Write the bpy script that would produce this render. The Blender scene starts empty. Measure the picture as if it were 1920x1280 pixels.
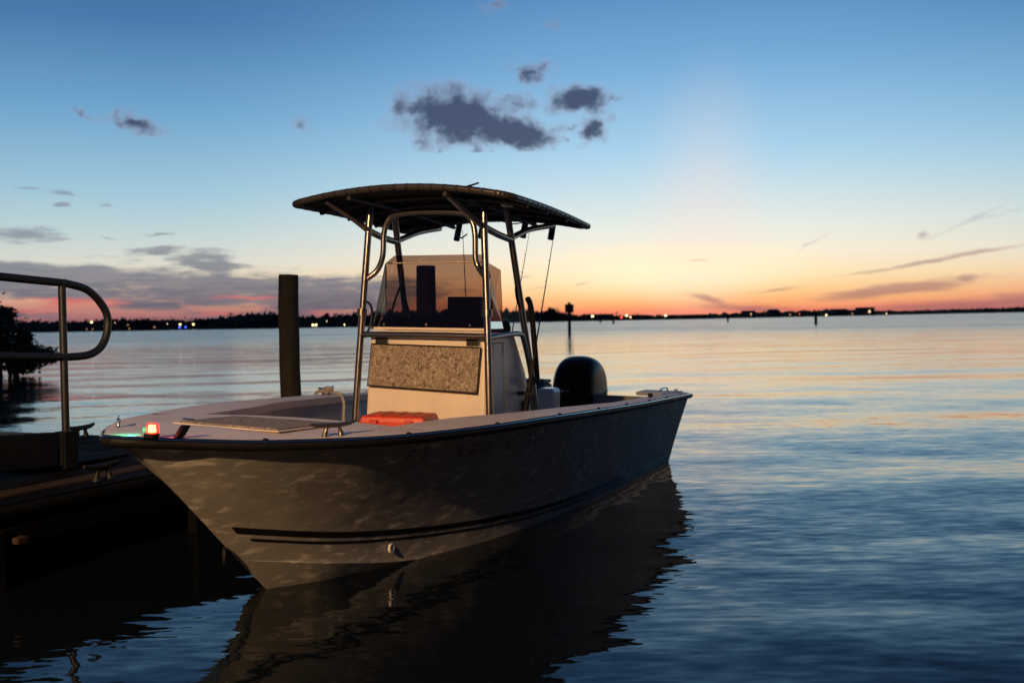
import bpy, bmesh, math, random
from math import sin, cos, pi, radians, sqrt, atan2, asin, tan, hypot, exp
from mathutils import Vector, Matrix, noise

# ------------------------------------------------------------------ camera
scene = bpy.context.scene
COL = scene.collection
LENS, EYE, ROLL, PITCH = 35.0, 1.4, radians(1.05), radians(-1.172)
FPX = LENS / 36.0 * 1920.0
fw = Vector((0, cos(PITCH), sin(PITCH)))
rt0 = Vector((1, 0, 0)); up0 = rt0.cross(fw)
rt = rt0 * cos(ROLL) - up0 * sin(ROLL)
up = up0 * cos(ROLL) + rt0 * sin(ROLL)
cam_d = bpy.data.cameras.new('camera'); cam = bpy.data.objects.new('camera', cam_d); COL.objects.link(cam)
cam.matrix_world = Matrix(((rt.x, up.x, -fw.x, 0), (rt.y, up.y, -fw.y, 0), (rt.z, up.z, -fw.z, EYE), (0, 0, 0, 1)))
cam_d.lens = LENS; cam_d.sensor_width = 36.0; cam_d.clip_start = 0.05; cam_d.clip_end = 12000
cam_d.dof.use_dof = True; cam_d.dof.focus_distance = 5.9; cam_d.dof.aperture_fstop = 2.8
scene.camera = cam
scene.view_settings.view_transform = 'Standard'
scene.view_settings.look = 'None'
scene.view_settings.exposure = 0.0
scene.view_settings.gamma = 1.0
scene.cycles.use_denoising = True
scene.cycles.max_bounces = 8
scene.cycles.transparent_max_bounces = 16
scene.cycles.sample_clamp_indirect = 3.0
scene.cycles.caustics_reflective = True
scene.cycles.blur_glossy = 0.35
scene.cycles.caustics_refractive = False

def lin(r, g, b):
    f = lambda c: (c / 255 / 12.92) if c <= 10 else ((c / 255 + 0.055) / 1.055) ** 2.4
    return (f(r), f(g), f(b), 1.0)

def view_dir(x, y):
    """direction in the world of a point of the photograph (1920 wide)"""
    return (fw + rt * ((x - 960) / FPX) - up * ((y - 640) / FPX)).normalized()

def azel(x, y):
    d = view_dir(x, y)
    return math.degrees(atan2(d.x, d.y)), math.degrees(asin(d.z))

# ------------------------------------------------------------------ world: dusk sky
SUN_AZ = 9.0
world = bpy.data.worlds.new('World'); scene.world = world; world.use_nodes = True
nt = world.node_tree; nt.nodes.clear()

class NG:
    """small helper that adds nodes to a tree"""
    def __init__(s, tree): s.t = tree
    def n(s, typ, **kw):
        nd = s.t.nodes.new(typ)
        for k, v in kw.items(): setattr(nd, k, v)
        return nd
    def put(s, sock, val):
        if hasattr(val, 'is_output'): s.t.links.new(val, sock)
        else: sock.default_value = val
    def math(s, op, a, b=0.0, c=0.0, clamp=False):
        nd = s.n('ShaderNodeMath', operation=op, use_clamp=clamp)
        s.put(nd.inputs[0], a); s.put(nd.inputs[1], b); s.put(nd.inputs[2], c)
        return nd.outputs[0]
    def vec(s, op, a, b=None):
        nd = s.n('ShaderNodeVectorMath', operation=op)
        s.put(nd.inputs[0], a)
        if b is not None: s.put(nd.inputs[1], b)
        return nd.outputs['Value'] if op in ('LENGTH', 'DOT_PRODUCT') else nd.outputs[0]
    def scale(s, a, k):
        nd = s.n('ShaderNodeVectorMath', operation='SCALE'); s.put(nd.inputs[0], a); s.put(nd.inputs['Scale'], k)
        return nd.outputs[0]
    def comb(s, x, y, z):
        nd = s.n('ShaderNodeCombineXYZ'); s.put(nd.inputs[0], x); s.put(nd.inputs[1], y); s.put(nd.inputs[2], z)
        return nd.outputs[0]
    def smooth(s, v, a, b, lo=0.0, hi=1.0):
        nd = s.n('ShaderNodeMapRange', interpolation_type='SMOOTHSTEP')
        s.put(nd.inputs[0], v)
        for i, q in enumerate((a, b, lo, hi)): s.put(nd.inputs[i + 1], q)
        return nd.outputs[0]
    def ramp(s, fac, stops, interp='LINEAR'):
        nd = s.n('ShaderNodeValToRGB'); nd.color_ramp.interpolation = interp
        el = nd.color_ramp.elements
        while len(el) < len(stops): el.new(0.5)
        for e, (p, c) in zip(el, stops): e.position = p; e.color = c
        s.put(nd.inputs[0], fac)
        return nd.outputs[0]
    def mix(s, fac, a, b, blend='MIX'):
        nd = s.n('ShaderNodeMix', data_type='RGBA', blend_type=blend)
        s.put(nd.inputs[0], fac); s.put(nd.inputs[6], a); s.put(nd.inputs[7], b)
        return nd.outputs[2]
    def noise(s, vec, scale, detail=4.0, rough=0.55, dist=0.0, col=False):
        nd = s.n('ShaderNodeTexNoise'); s.put(nd.inputs['Vector'], vec)
        nd.inputs['Scale'].default_value = scale; nd.inputs['Detail'].default_value = detail
        nd.inputs['Roughness'].default_value = rough; nd.inputs['Distortion'].default_value = dist
        return nd.outputs['Color'] if col else nd.outputs['Fac']

g = NG(nt)
dirv = g.n('ShaderNodeTexCoord').outputs['Generated']
sep = g.n('ShaderNodeSeparateXYZ'); nt.links.new(dirv, sep.inputs[0])
dx, dy, dz = sep.outputs
el = g.math('MULTIPLY', g.math('ARCSINE', dz), 57.29578)
az = g.math('MULTIPLY', g.math('ARCTAN2', dx, dy), 57.29578)
daz = g.math('ABSOLUTE', g.math('SUBTRACT', az, SUN_AZ))
# elevation -> ramp position: sqrt keeps the low sky detailed (0..90 deg -> 0..1)
pos = g.math('SQRT', g.math('DIVIDE', g.math('MAXIMUM', el, 0.0), 90.0))
P = lambda e: sqrt(max(e, 0) / 90.0)
glow = g.ramp(pos, [(P(0.0), lin(238, 120, 100)), (P(0.4), lin(249, 142, 106)), (P(0.9), lin(254, 182, 120)), (P(1.55), lin(255, 210, 148)), (P(2.4), lin(255, 230, 184)),
                    (P(3.6), lin(250, 238, 214)), (P(5.0), lin(233, 236, 226)), (P(6.8), lin(206, 226, 232)), (P(9.6), lin(164, 207, 234)),
                    (P(14.0), lin(118, 171, 214)), (P(19.0), lin(78, 132, 185)), (P(28.0), lin(32, 70, 118)), (P(90.0), lin(20, 43, 82))])
side = g.ramp(pos, [(P(0.0), lin(140, 94, 104)), (P(0.5), lin(208, 122, 110)), (P(1.2), lin(232, 164, 132)), (P(2.2), lin(234, 204, 172)),
                    (P(3.4), lin(220, 217, 204)), (P(5.0), lin(192, 211, 213)), (P(7.6), lin(154, 195, 216)), (P(11.5), lin(110, 163, 203)),
                    (P(16.0), lin(70, 120, 170)), (P(20.0), lin(50, 96, 148)), (P(28.0), lin(28, 60, 104)), (P(90.0), lin(20, 43, 82))])
back = g.ramp(pos, [(P(0.0), lin(26, 30, 42)), (P(3.0), lin(36, 38, 52)), (P(8.0), lin(42, 50, 72)), (P(16.0), lin(36, 54, 86)),
                    (P(30.0), lin(26, 50, 88)), (P(90.0), lin(20, 43, 82))])
sky = g.mix(g.smooth(daz, 3.0, 30.0), glow, side)
sky = g.mix(g.smooth(daz, 30.0, 88.0), sky, back)

av = g.comb(az, el, 0.0)
def patch_of(x, y, rx, ry, t):
    a, e = azel(x, y); m_ = g.n('ShaderNodeMapping', vector_type='TEXTURE'); nt.links.new(av, m_.inputs['Vector'])
    m_.inputs['Location'].default_value = (a, e, 0); m_.inputs['Rotation'].default_value = (0, 0, radians(t)); m_.inputs['Scale'].default_value = (rx * .0307, ry * .0307, 1)
    return g.smooth(g.vec('LENGTH', m_.outputs[0]), 1.0, 0.0)
# brightest spot over the sunken sun and the rosy shaft that stands above it
sky = g.mix(g.math('MULTIPLY', patch_of(1255, 508, 330, 70, 0), .8), sky, tuple(1.15 * k for k in lin(255, 236, 196)[:3]) + (1.0,))
sky = g.mix(g.math('MULTIPLY', patch_of(1318, 400, 150, 330, -5), .27), sky, lin(255, 222, 212))
def warp(k, scale, sx, sy, seed):
    nz = g.noise(g.vec('ADD', g.vec('MULTIPLY', av, (sx, sy, 1.0)), (seed, seed * 0.7, seed * 1.3)), scale, 4.0, 0.6, 0.0, True)
    off = g.vec('MULTIPLY', g.vec('SUBTRACT', nz, (0.5, 0.5, 0.5)), k)
    return g.vec('ADD', av, off)

def cloud_field(vec, blobs):
    """blobs: photo-pixel ellipses (x, y, rx, ry, tilt in degrees, weight) turned into sky directions"""
    out = None
    for (x, y, rx, ry, t, w) in blobs:
        a, e = azel(x, y)
        m = g.n('ShaderNodeMapping', vector_type='TEXTURE')
        nt.links.new(vec, m.inputs['Vector'])
        m.inputs['Location'].default_value = (a, e, 0)
        m.inputs['Rotation'].default_value = (0, 0, radians(t))
        m.inputs['Scale'].default_value = (rx * 0.0307, ry * 0.0307, 1)
        f = g.math('MULTIPLY_ADD', g.vec('LENGTH', m.outputs[0]), -w, w)
        if out is None: out = f
        else: out = g.math('MAXIMUM', out, f)
    return out

# soft bank of grey-violet cloud low on the left
vB = warp((2.6, 0.75, 0.0), 0.32, 1.0, 3.2, 11.0)
fB = cloud_field(vB, [(400, 545, 500, 40, 0, 1.4), (60, 522, 330, 40, -1, 1.3), (395, 491, 72, 27, -6, 1.1), (316, 470, 55, 11, 3, .8),
                      (40, 438, 70, 15, 0, .55), (640, 558, 210, 34, 0, 1.3), (190, 508, 85, 17, 0, .9), (560, 590, 260, 14, 0, .8),
                      (112, 382, 15, 5, -8, .7), (191, 384, 17, 4, 0, .7), (295, 437, 22, 4, 0, .8), (50, 354, 16, 4, 0, .5), (105, 363, 24, 5, -8, .5),
                      (195, 446, 26, 5, -6, .6), (330, 365, 14, 4, -10, .4), (20, 592, 120, 12, 0, .5)])
nB = g.noise(g.vec('MULTIPLY', av, (0.15, 0.9, 1.0)), 1.7, 6.0, 0.62)
mB = g.smooth(g.math('ADD', g.math('MINIMUM', g.math('MAXIMUM', fB, -1.0), 0.66), g.math('MULTIPLY_ADD', nB, 2.3, -1.15)), 0.0, 0.62)
cB = g.ramp(pos, [(P(0.2), lin(96, 84, 98)), (P(1.2), lin(86, 94, 114)), (P(2.6), lin(104, 112, 130)), (P(4.5), lin(134, 146, 156)), (P(8.0), lin(120, 146, 172))])
cB = g.mix(g.smooth(g.noise(g.vec('MULTIPLY', av, (0.12, 1.1, 1.0)), 2.4, 4.0, .6), .35, .7), cB, g.mix(.22, cB, lin(196, 176, 166)))
pinkf = cloud_field(vB, [(110, 571, 130, 15, 0, 1.0), (60, 580, 130, 12, 0, 1.0), (415, 588, 60, 8, 0, .7), (470, 558, 90, 6, 0, .6), (600, 588, 60, 8, 0, .5)])
cB = g.mix(g.math('MULTIPLY', g.smooth(pinkf, .0, .6), .85), cB, lin(214, 108, 106))
skyB = g.mix(g.math('MULTIPLY', mB, 0.92), g.mix(g.smooth(el, 2.4, 0.3, 0.0, .6), sky, lin(128, 98, 114)), cB)
# mauve streaks low on the right
vC = warp((1.6, 0.4, 0.0), 0.35, 1.0, 2.6, 37.0)
fC = cloud_field(vC, [(1690, 541, 190, 15, 6, 1.2), (1815, 524, 34, 12, 5, 1.0), (1760, 486, 215, 6, 8.5, .9), (1800, 422, 110, 6, 24, .45), (1733, 441, 17, 11, 20, .8),
                      (1525, 455, 42, 5, 36, .45), (1830, 572, 370, 20, 3, 1.0), (1330, 562, 60, 12, -18, .85), (1400, 577, 130, 13, -4, .85), (1020, 540, 55, 4, 8, .5),
                      (1310, 488, 28, 3, 0, .45), (1090, 532, 26, 4, 6, .5), (1440, 545, 120, 5, 6, .5), (985, 518, 34, 5, 0, .5), (1880, 400, 90, 5, 12, .3)])
nC = g.noise(g.vec('MULTIPLY', av, (0.2, 1.3, 1.0)), 1.5, 5.0, 0.6)
mC = g.smooth(g.math('ADD', g.math('MAXIMUM', fC, -1.0), g.math('MULTIPLY_ADD', nC, 1.35, -0.675)), 0.0, 0.85)
cC = g.ramp(pos, [(P(0.2), lin(146, 96, 104)), (P(1.5), lin(156, 112, 116)), (P(3.5), lin(160, 136, 142)), (P(6.0), lin(158, 166, 180))])
skyC = g.mix(g.math('MULTIPLY', mC, 0.66), sky, cC)
# small dark cumulus high in the middle
vA = warp((1.7, 1.1, 0.0), 0.75, 1.0, 1.4, 5.0)
vA2 = g.vec('ADD', vA, g.vec('MULTIPLY', g.vec('SUBTRACT', g.noise(av, 1.6, 2.0, 0.5, 0.0, True), (0.5, 0.5, 0.5)), (0.9, 0.6, 0.0)))
fA = cloud_field(vA2, [(858, 222, 142, 70, -6, 1.5), (955, 247, 118, 46, -7, 1.5), (800, 205, 84, 52, 0, 1.15), (968, 193, 56, 28, 0, .7), (1083, 188, 78, 34, 0, 1.3),
                       (1150, 183, 40, 6, 6, .6), (1112, 244, 44, 38, 40, 1.1), (1056, 262, 15, 14, 30, .7), (995, 131, 50, 26, 0, .8), (250, 231, 56, 24, -12, 1.0),
                       (563, 232, 24, 14, 0, .5), (822, 281, 22, 11, 30, .6), (1024, 45, 20, 10, 0, .45), (930, 14, 34, 15, 0, .5), (915, 290, 18, 8, 0, .45), (1066, 235, 18, 9, 30, .45),
                       (155, 214, 16, 6, 0, .35)])
nA = g.noise(vA, 0.85, 4.0, 0.52)
mA = g.smooth(g.math('ADD', g.math('MAXIMUM', fA, -1.0), g.math('MULTIPLY_ADD', nA, 1.6, -0.8)), -0.10, 0.95)
cA = g.mix(mA, lin(166, 158, 178), lin(58, 68, 98))
skyA = g.mix(g.math('MULTIPLY', mA, 0.95), sky, cA)
# the last physical twilight, sun just under the horizon
nis = g.n('ShaderNodeTexSky', sky_type='NISHITA', sun_disc=False)
nis.sun_elevation = radians(-2.0); nis.sun_rotation = radians(SUN_AZ); nis.altitude = 0.0
nis.air_density = 1.0; nis.dust_density = 1.5; nis.ozone_density = 1.5
def bgd(c, k=1.0):
    n_ = g.n('ShaderNodeBackground'); g.put(n_.inputs[0], c); n_.inputs[1].default_value = k; return n_.outputs[0]
def shmix(fac, a, b_):
    n_ = g.n('ShaderNodeMixShader'); g.put(n_.inputs[0], fac); g.put(n_.inputs[1], a); g.put(n_.inputs[2], b_); return n_.outputs[0]
# each bank of cloud is only worked out in its own quarter of the sky (quicker, same picture)
low = shmix(g.math('GREATER_THAN', az, -1.0), bgd(skyB), bgd(skyC))
clouded = shmix(g.math('GREATER_THAN', el, 9.6), low, bgd(skyA))
inside = g.math('MULTIPLY', g.math('MULTIPLY', g.math('LESS_THAN', el, 21.0), g.math('LESS_THAN', daz, 55.0)), g.math('GREATER_THAN', el, -0.5))
total = shmix(inside, bgd(sky), clouded)
add = g.n('ShaderNodeAddShader'); nt.links.new(total, add.inputs[0]); nt.links.new(bgd(nis.outputs[0], 0.05), add.inputs[1])
nt.links.new(add.outputs[0], g.n('ShaderNodeOutputWorld').inputs['Surface'])

# ------------------------------------------------------------------ helpers
random.seed(7)
def empty(name, loc=(0, 0, 0), parent=None):
    o = bpy.data.objects.new(name, None); COL.objects.link(o); o.location = loc; o.empty_display_size = .2
    if parent: o.parent = parent
    return o
def tag(o, label=None, cat=None, group=None, kind=None):
    if label: o['label'] = label
    if cat: o['category'] = cat
    if group: o['group'] = group
    if kind: o['kind'] = kind
    return o

class MB:
    """collects verts and faces for ONE mesh object"""
    def __init__(s): s.v = []; s.f = []
    def box(s, c, h, rz=0.0, taper=1.0):
        b = len(s.v)
        for k in (-1, 1):
            q = taper if k > 0 else 1.0
            for i, j in ((-1, -1), (1, -1), (1, 1), (-1, 1)):
                x, y = i * h[0] * q, j * h[1] * q
                s.v.append((c[0] + x * cos(rz) - y * sin(rz), c[1] + x * sin(rz) + y * cos(rz), c[2] + k * h[2]))
        for f in ((3, 2, 1, 0), (4, 5, 6, 7), (0, 1, 5, 4), (1, 2, 6, 5), (2, 3, 7, 6), (3, 0, 4, 7)):
            s.f.append(tuple(b + i for i in f))
        return s
    def poly(s, pts, off):
        """polygon extruded by the vector off"""
        b = len(s.v); n = len(pts); o = Vector(off)
        s.v += [tuple(Vector(p)) for p in pts] + [tuple(Vector(p) + o) for p in pts]
        s.f.append(tuple(b + i for i in range(n))); s.f.append(tuple(b + n + i for i in reversed(range(n))))
        for i in range(n):
            j = (i + 1) % n; s.f.append((b + j, b + i, b + n + i, b + n + j))
        return s
    def tube(s, pts, r, seg=10, cap=True, closed=False):
        pts = [Vector(p) for p in pts]; n = len(pts); b = len(s.v)
        rs = r if isinstance(r, (list, tuple)) else [r] * n
        prev = None
        for i, p in enumerate(pts):
            a = pts[(i - 1) % n] if (closed or i > 0) else p
            c = pts[(i + 1) % n] if (closed or i < n - 1) else p
            t = (c - a).normalized()
            if prev is None:
                ref = Vector((0, 0, 1)) if abs(t.z) < .9 else Vector((1, 0, 0))
                x = t.cross(ref).normalized()
            else:
                x = (prev - t * prev.dot(t)).normalized()
            prev = x; y = t.cross(x)
            for k in range(seg):
                q = 2 * pi * k / seg
                s.v.append(tuple(p + (x * cos(q) + y * sin(q)) * rs[i]))
        m = n if closed else n - 1
        for i in range(m):
            for k in range(seg):
                k2 = (k + 1) % seg; j = (i + 1) % n
                s.f.append((b + i * seg + k, b + i * seg + k2, b + j * seg + k2, b + j * seg + k))
        if cap and not closed:
            s.f.append(tuple(b + k for k in reversed(range(seg)))); s.f.append(tuple(b + (n - 1) * seg + k for k in range(seg)))
        return s
    def grid(s, rows, flip=False, wrap=False):
        b = len(s.v); nr = len(rows); nc = len(rows[0])
        for r_ in rows: s.v += [tuple(p) for p in r_]
        for i in range(nr - 1):
            for j in range(nc if wrap else nc - 1):
                k = (j + 1) % nc
                q = (b + i * nc + j, b + i * nc + k, b + (i + 1) * nc + k, b + (i + 1) * nc + j)
                s.f.append(q[::-1] if flip else q)
        return s
    def lathe(s, prof, c, axis='z', seg=16):
        rows = []
        for (r_, h) in prof:
            row = []
            for k in range(seg):
                q = 2 * pi * k / seg; x, y = r_ * cos(q), r_ * sin(q)
                row.append({'z': (c[0] + x, c[1] + y, c[2] + h), 'x': (c[0] + h, c[1] + x, c[2] + y), 'y': (c[0] + y, c[1] + h, c[2] + x)}[axis])
            rows.append(row)
        b = len(s.v)
        s.grid(rows, wrap=True)
        s.f.append(tuple(b + k for k in reversed(range(seg)))); n = len(prof) - 1
        s.f.append(tuple(b + n * seg + k for k in range(seg)))
        return s
    def leaf(s, c, size, d=None, flat=.5):
        d = Vector((random.gauss(0, 1), random.gauss(0, 1), random.gauss(0, flat))).normalized() if d is None else d
        e = d.cross(Vector((random.gauss(0, 1), random.gauss(0, 1), random.gauss(0, 1)))).normalized()
        c = Vector(c); b = len(s.v)
        s.v += [tuple(c - d * size), tuple(c + e * size * .45), tuple(c + d * size), tuple(c - e * size * .45)]
        s.f.append((b, b + 1, b + 2, b + 3))
    def build(s, name, mat, parent=None, smooth=True, bevel=0.0, bseg=2, auto=40):
        me = bpy.data.meshes.new(name); me.from_pydata(s.v, [], s.f); me.update()
        if smooth:
            me.polygons.foreach_set('use_smooth', [True] * len(me.polygons))
            try: me.set_sharp_from_angle(angle=radians(auto))
            except Exception: pass
        o = bpy.data.objects.new(name, me); COL.objects.link(o)
        if mat: me.materials.append(mat)
        if parent: o.parent = parent
        if bevel:
            m = o.modifiers.new('bevel', 'BEVEL'); m.width = bevel; m.segments = bseg; m.limit_method = 'ANGLE'; m.angle_limit = radians(35)
        return o

def spline(pts, n=8, closed=False):
    pts = [Vector(p) for p in pts]; out = []; m = len(pts)
    for i in range(m if closed else m - 1):
        p0 = pts[(i - 1) % m] if (closed or i > 0) else pts[i]
        p1 = pts[i]; p2 = pts[(i + 1) % m]
        p3 = pts[(i + 2) % m] if (closed or i < m - 2) else p2
        for k in range(n):
            t = k / n
            out.append(.5 * ((2 * p1) + (p2 - p0) * t + (2 * p0 - 5 * p1 + 4 * p2 - p3) * t * t + (3 * p1 - p0 - 3 * p2 + p3) * t ** 3))
    if not closed: out.append(pts[-1])
    return out
def lerp(a, b, t): return a + (b - a) * t
def interp(x, xs, ys):
    if x <= xs[0]: return ys[0]
    for i in range(len(xs) - 1):
        if x <= xs[i + 1]:
            return lerp(ys[i], ys[i + 1], (x - xs[i]) / (xs[i + 1] - xs[i]))
    return ys[-1]
def pchip(x, xs, ys):
    """smooth interpolation through a table"""
    n = len(xs)
    if x <= xs[0]: return ys[0]
    if x >= xs[-1]: return ys[-1]
    for i in range(n - 1):
        if x <= xs[i + 1]: break
    def sl(j):
        if j == 0: return (ys[1] - ys[0]) / (xs[1] - xs[0])
        if j == n - 1: return (ys[-1] - ys[-2]) / (xs[-1] - xs[-2])
        a = (ys[j] - ys[j - 1]) / (xs[j] - xs[j - 1]); b = (ys[j + 1] - ys[j]) / (xs[j + 1] - xs[j])
        return 0.0 if a * b <= 0 else 2 * a * b / (a + b)
    h = xs[i + 1] - xs[i]; t = (x - xs[i]) / h
    return ((1 + 2 * t) * (1 - t) ** 2 * ys[i] + t * (1 - t) ** 2 * h * sl(i) + t * t * (3 - 2 * t) * ys[i + 1] + t * t * (t - 1) * h * sl(i + 1))

# ------------------------------------------------------------------ materials
def pmat(name, col, rough=.5, metal=0.0, var=.12, vscale=8.0, bump=0.0, bscale=40.0, coat=0.0, rvar=.1, spec=.5, col2=None, stretch=(1, 1, 1)):
    m = bpy.data.materials.new(name); m.use_nodes = True; q = NG(m.node_tree)
    b = m.node_tree.nodes['Principled BSDF']
    co = q.vec('MULTIPLY', q.n('ShaderNodeTexCoord').outputs['Object'], stretch)
    nz = q.noise(co, vscale, 5.0, .6)
    c = (*col, 1.0)
    dark = (*(col2 if col2 else [k * (1 - var * 2) for k in col]), 1.0)
    lite = tuple(min(1, k * (1 + var)) for k in col) + (1.0,)
    q.put(b.inputs['Base Color'], q.ramp(nz, [(.28, dark), (.5, c), (.75, lite)]))
    q.put(b.inputs['Roughness'], q.math('MULTIPLY_ADD', q.noise(co, vscale * 2.3, 3.0), rvar * 2, rough - rvar, clamp=True))
    b.inputs['Metallic'].default_value = metal
    b.inputs['Specular IOR Level'].default_value = spec
    if coat: b.inputs['Coat Weight'].default_value = coat; b.inputs['Coat Roughness'].default_value = .06
    if bump:
        bp = q.n('ShaderNodeBump'); bp.inputs['Strength'].default_value = bump; bp.inputs['Distance'].default_value = .01
        q.put(bp.inputs['Height'], q.noise(co, bscale, 4.0, .6)); q.put(b.inputs['Normal'], bp.outputs[0])
    return m
def emat(name, col, strength):
    m = bpy.data.materials.new(name); m.use_nodes = True; t = m.node_tree; b = t.nodes['Principled BSDF']
    b.inputs['Base Color'].default_value = (*col, 1); b.inputs['Emission Color'].default_value = (*col, 1); b.inputs['Emission Strength'].default_value = strength
    return m

M = {}
M['gelcoat'] = pmat('white gelcoat', (.62, .61, .58), .22, var=.06, vscale=2.0, rvar=.06, coat=.3)
M['deck'] = pmat('non-skid deck gelcoat', (.60, .56, .53), .5, var=.06, vscale=5.0, bump=.25, bscale=160.0)
M['liner'] = pmat('cockpit liner', (.42, .42, .44), .5, var=.08, vscale=4.0)
M['console'] = pmat('console gelcoat', (.74, .66, .54), .3, var=.05, vscale=3.0, rvar=.06)
M['rubrail'] = pmat('black rub rail', (.006, .006, .0065), .6, var=.2, vscale=20.0, spec=.2)
M['dimmark'] = pmat('faded dark vinyl', (.105, .10, .085), .45, var=.4, vscale=40.0)
M['stripe'] = pmat('black stripe', (.008, .008, .009), .3, var=.2, vscale=10.0)
M['alu'] = pmat('anodised tube', (.31, .29, .265), .30, 1.0, var=.08, vscale=9.0, rvar=.06)
M['darkalu'] = pmat('weathered rim tube', (.16, .145, .12), .35, .8, var=.15, vscale=9.0, rvar=.06)
M['blacktube'] = pmat('powder coated tube', (.030, .027, .025), .45, var=.15, vscale=9.0)
M['steel'] = pmat('stainless steel', (.70, .69, .67), .12, 1.0, var=.06, vscale=30.0, rvar=.04)
M['canvas'] = pmat('navy canvas', (.014, .017, .024), .85, var=.25, vscale=6.0, bump=.3, bscale=90.0, rvar=.08)
M['lace'] = pmat('lacing cord', (.025, .025, .025), .85, var=.2)
M['black'] = pmat('black plastic', (.0035, .0035, .004), .5, spec=.25, var=.25, vscale=15.0, bump=.1, bscale=120.0)
M['cowl'] = pmat('black cowling paint', (.0035, .004, .0055), .30, var=.2, vscale=5.0, spec=.10, rvar=.06)
M['cowlgrey'] = pmat('grey cowling print', (.05, .052, .055), .4, var=.1)
M['cowlwhite'] = pmat('pale cowling decal', (.5, .44, .40), .4, var=.2, vscale=60.0)
M['rubber'] = pmat('dark rubber', (.003, .0028, .0027), .85, spec=.1, var=.3, vscale=12.0, bump=.3)
M['orange'] = pmat('orange plastic', (.60, .045, .013), .45, var=.12, vscale=9.0, bump=.15, bscale=80.0)
M['orangedark'] = pmat('orange latch plastic', (.50, .045, .014), .4, var=.12, vscale=9.0)
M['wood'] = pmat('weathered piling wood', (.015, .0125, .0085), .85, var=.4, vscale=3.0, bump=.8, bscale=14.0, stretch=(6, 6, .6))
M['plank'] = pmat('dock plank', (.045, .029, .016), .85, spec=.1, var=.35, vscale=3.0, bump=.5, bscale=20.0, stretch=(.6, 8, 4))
M['shadedwood'] = pmat('dock timber with painted shade', (.0022, .0020, .0018), .85, spec=.06, var=.4, vscale=4.0, bump=.6, bscale=18.0)  # near black: the shadow over the dock is put into the timber colour
M['galv'] = pmat('galvanised steel', (.012, .012, .012), .6, .3, var=.25, vscale=14.0)
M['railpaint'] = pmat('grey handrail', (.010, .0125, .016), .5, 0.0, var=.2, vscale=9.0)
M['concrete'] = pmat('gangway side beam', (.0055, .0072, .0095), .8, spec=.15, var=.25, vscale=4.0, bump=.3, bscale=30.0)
M['planktop'] = pmat('gangway tread', (.035, .028, .02), .8, var=.3, vscale=5.0, bump=.3)
M['rope'] = pmat('dock line', (.34, .31, .25), .85, var=.25, vscale=60.0, bump=.6, bscale=150.0)
M['rod'] = pmat('graphite rod blank', (.018, .016, .015), .35, var=.2)
M['cork'] = pmat('rod grip', (.012, .010, .009), .8, var=.3, vscale=60.0)
M['leafdark'] = pmat('mangrove leaf', (.030, .042, .016), .5, var=.4, vscale=1.5)
M['bark'] = pmat('bark', (.045, .036, .028), .9, var=.35, vscale=6.0, bump=.5)
M['farleaf'] = pmat('far foliage', (.035, .040, .022), .8, var=.4, vscale=.05)
M['farland'] = pmat('far shore ground', (.035, .034, .026), .9, var=.3, vscale=.02)
M['farwall'] = pmat('far house wall', (.09, .085, .08), .85, var=.15, vscale=.1)
M['farroof'] = pmat('far house roof', (.07, .06, .058), .85, var=.2, vscale=.2)
M['pole'] = pmat('lamp pole', (.05, .05, .05), .6, var=.2)
M['dayboard'] = pmat('day board back', (.05, .046, .05), .7, var=.2, vscale=3.0)
M['seatgrey'] = pmat('grey seat vinyl', (.10, .125, .15), .6, var=.12, vscale=6.0, bump=.15)
M['screw'] = pmat('screw head', (.35, .33, .3), .35, 1.0)
M['redlens'] = emat('red navigation lens', (1.0, .018, .014), 5.0)
M['hotlens'] = emat('navigation bulb glow', (1.0, .40, .07), 9.0)
M['greenlens'] = emat('green navigation lens', (.02, .8, .35), .6)
M['warmglobe'] = emat('warm lamp globe', (1.0, .50, .16), 4.5)
M['whiteglobe'] = emat('white lamp globe', (1.0, .78, .36), 5.5)
M['dimglobe'] = emat('dim lamp globe', (1.0, .58, .26), .45)
M['blueglobe'] = emat('blue lamp globe', (.05, .10, 1.0), 7.0)
M['redglobe'] = emat('red lamp globe', (1.0, .10, .06), 2.0)
M['litwindow'] = emat('lit window', (1.0, .62, .30), 1.5)

# camouflage-like cockpit pad on the console front
m = bpy.data.materials.new('speckled tan pad'); m.use_nodes = True; q = NG(m.node_tree); b = m.node_tree.nodes['Principled BSDF']
co = q.n('ShaderNodeTexCoord').outputs['Object']
wv = q.vec('ADD', co, q.scale(q.noise(co, 22.0, 3.0, .6, 0.0, True), .05))
n1 = q.noise(wv, 46.0, 2.0, .5, 1.2); n2 = q.noise(wv, 95.0, 3.0, .6)
c1 = q.ramp(n1, [(.36, (.09, .068, .048, 1)), (.43, (.19, .145, .10, 1)), (.50, (.33, .27, .20, 1)), (.56, (.23, .18, .125, 1)), (.64, (.42, .37, .29, 1))], 'LINEAR')
q.put(b.inputs['Base Color'], q.mix(q.smooth(n2, .54, .74), c1, (.11, .085, .06, 1)))
b.inputs['Roughness'].default_value = .75
bp_ = q.n('ShaderNodeBump'); bp_.inputs['Strength'].default_value = .4; bp_.inputs['Distance'].default_value = .01
q.put(bp_.inputs['Height'], n2); q.put(b.inputs['Normal'], bp_.outputs[0]); M['pad'] = m

# speckled carpet on the foredeck hatch
m = bpy.data.materials.new('speckled hatch mat'); m.use_nodes = True; q = NG(m.node_tree); b = m.node_tree.nodes['Principled BSDF']
co = q.n('ShaderNodeTexCoord').outputs['Object']
q.put(b.inputs['Base Color'], q.ramp(q.noise(co, 60.0, 3.0, .7), [(.38, (.06, .055, .05, 1)), (.52, (.22, .20, .18, 1)), (.68, (.42, .38, .34, 1))]))
b.inputs['Roughness'].default_value = .85; M['hatchmat'] = m

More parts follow.
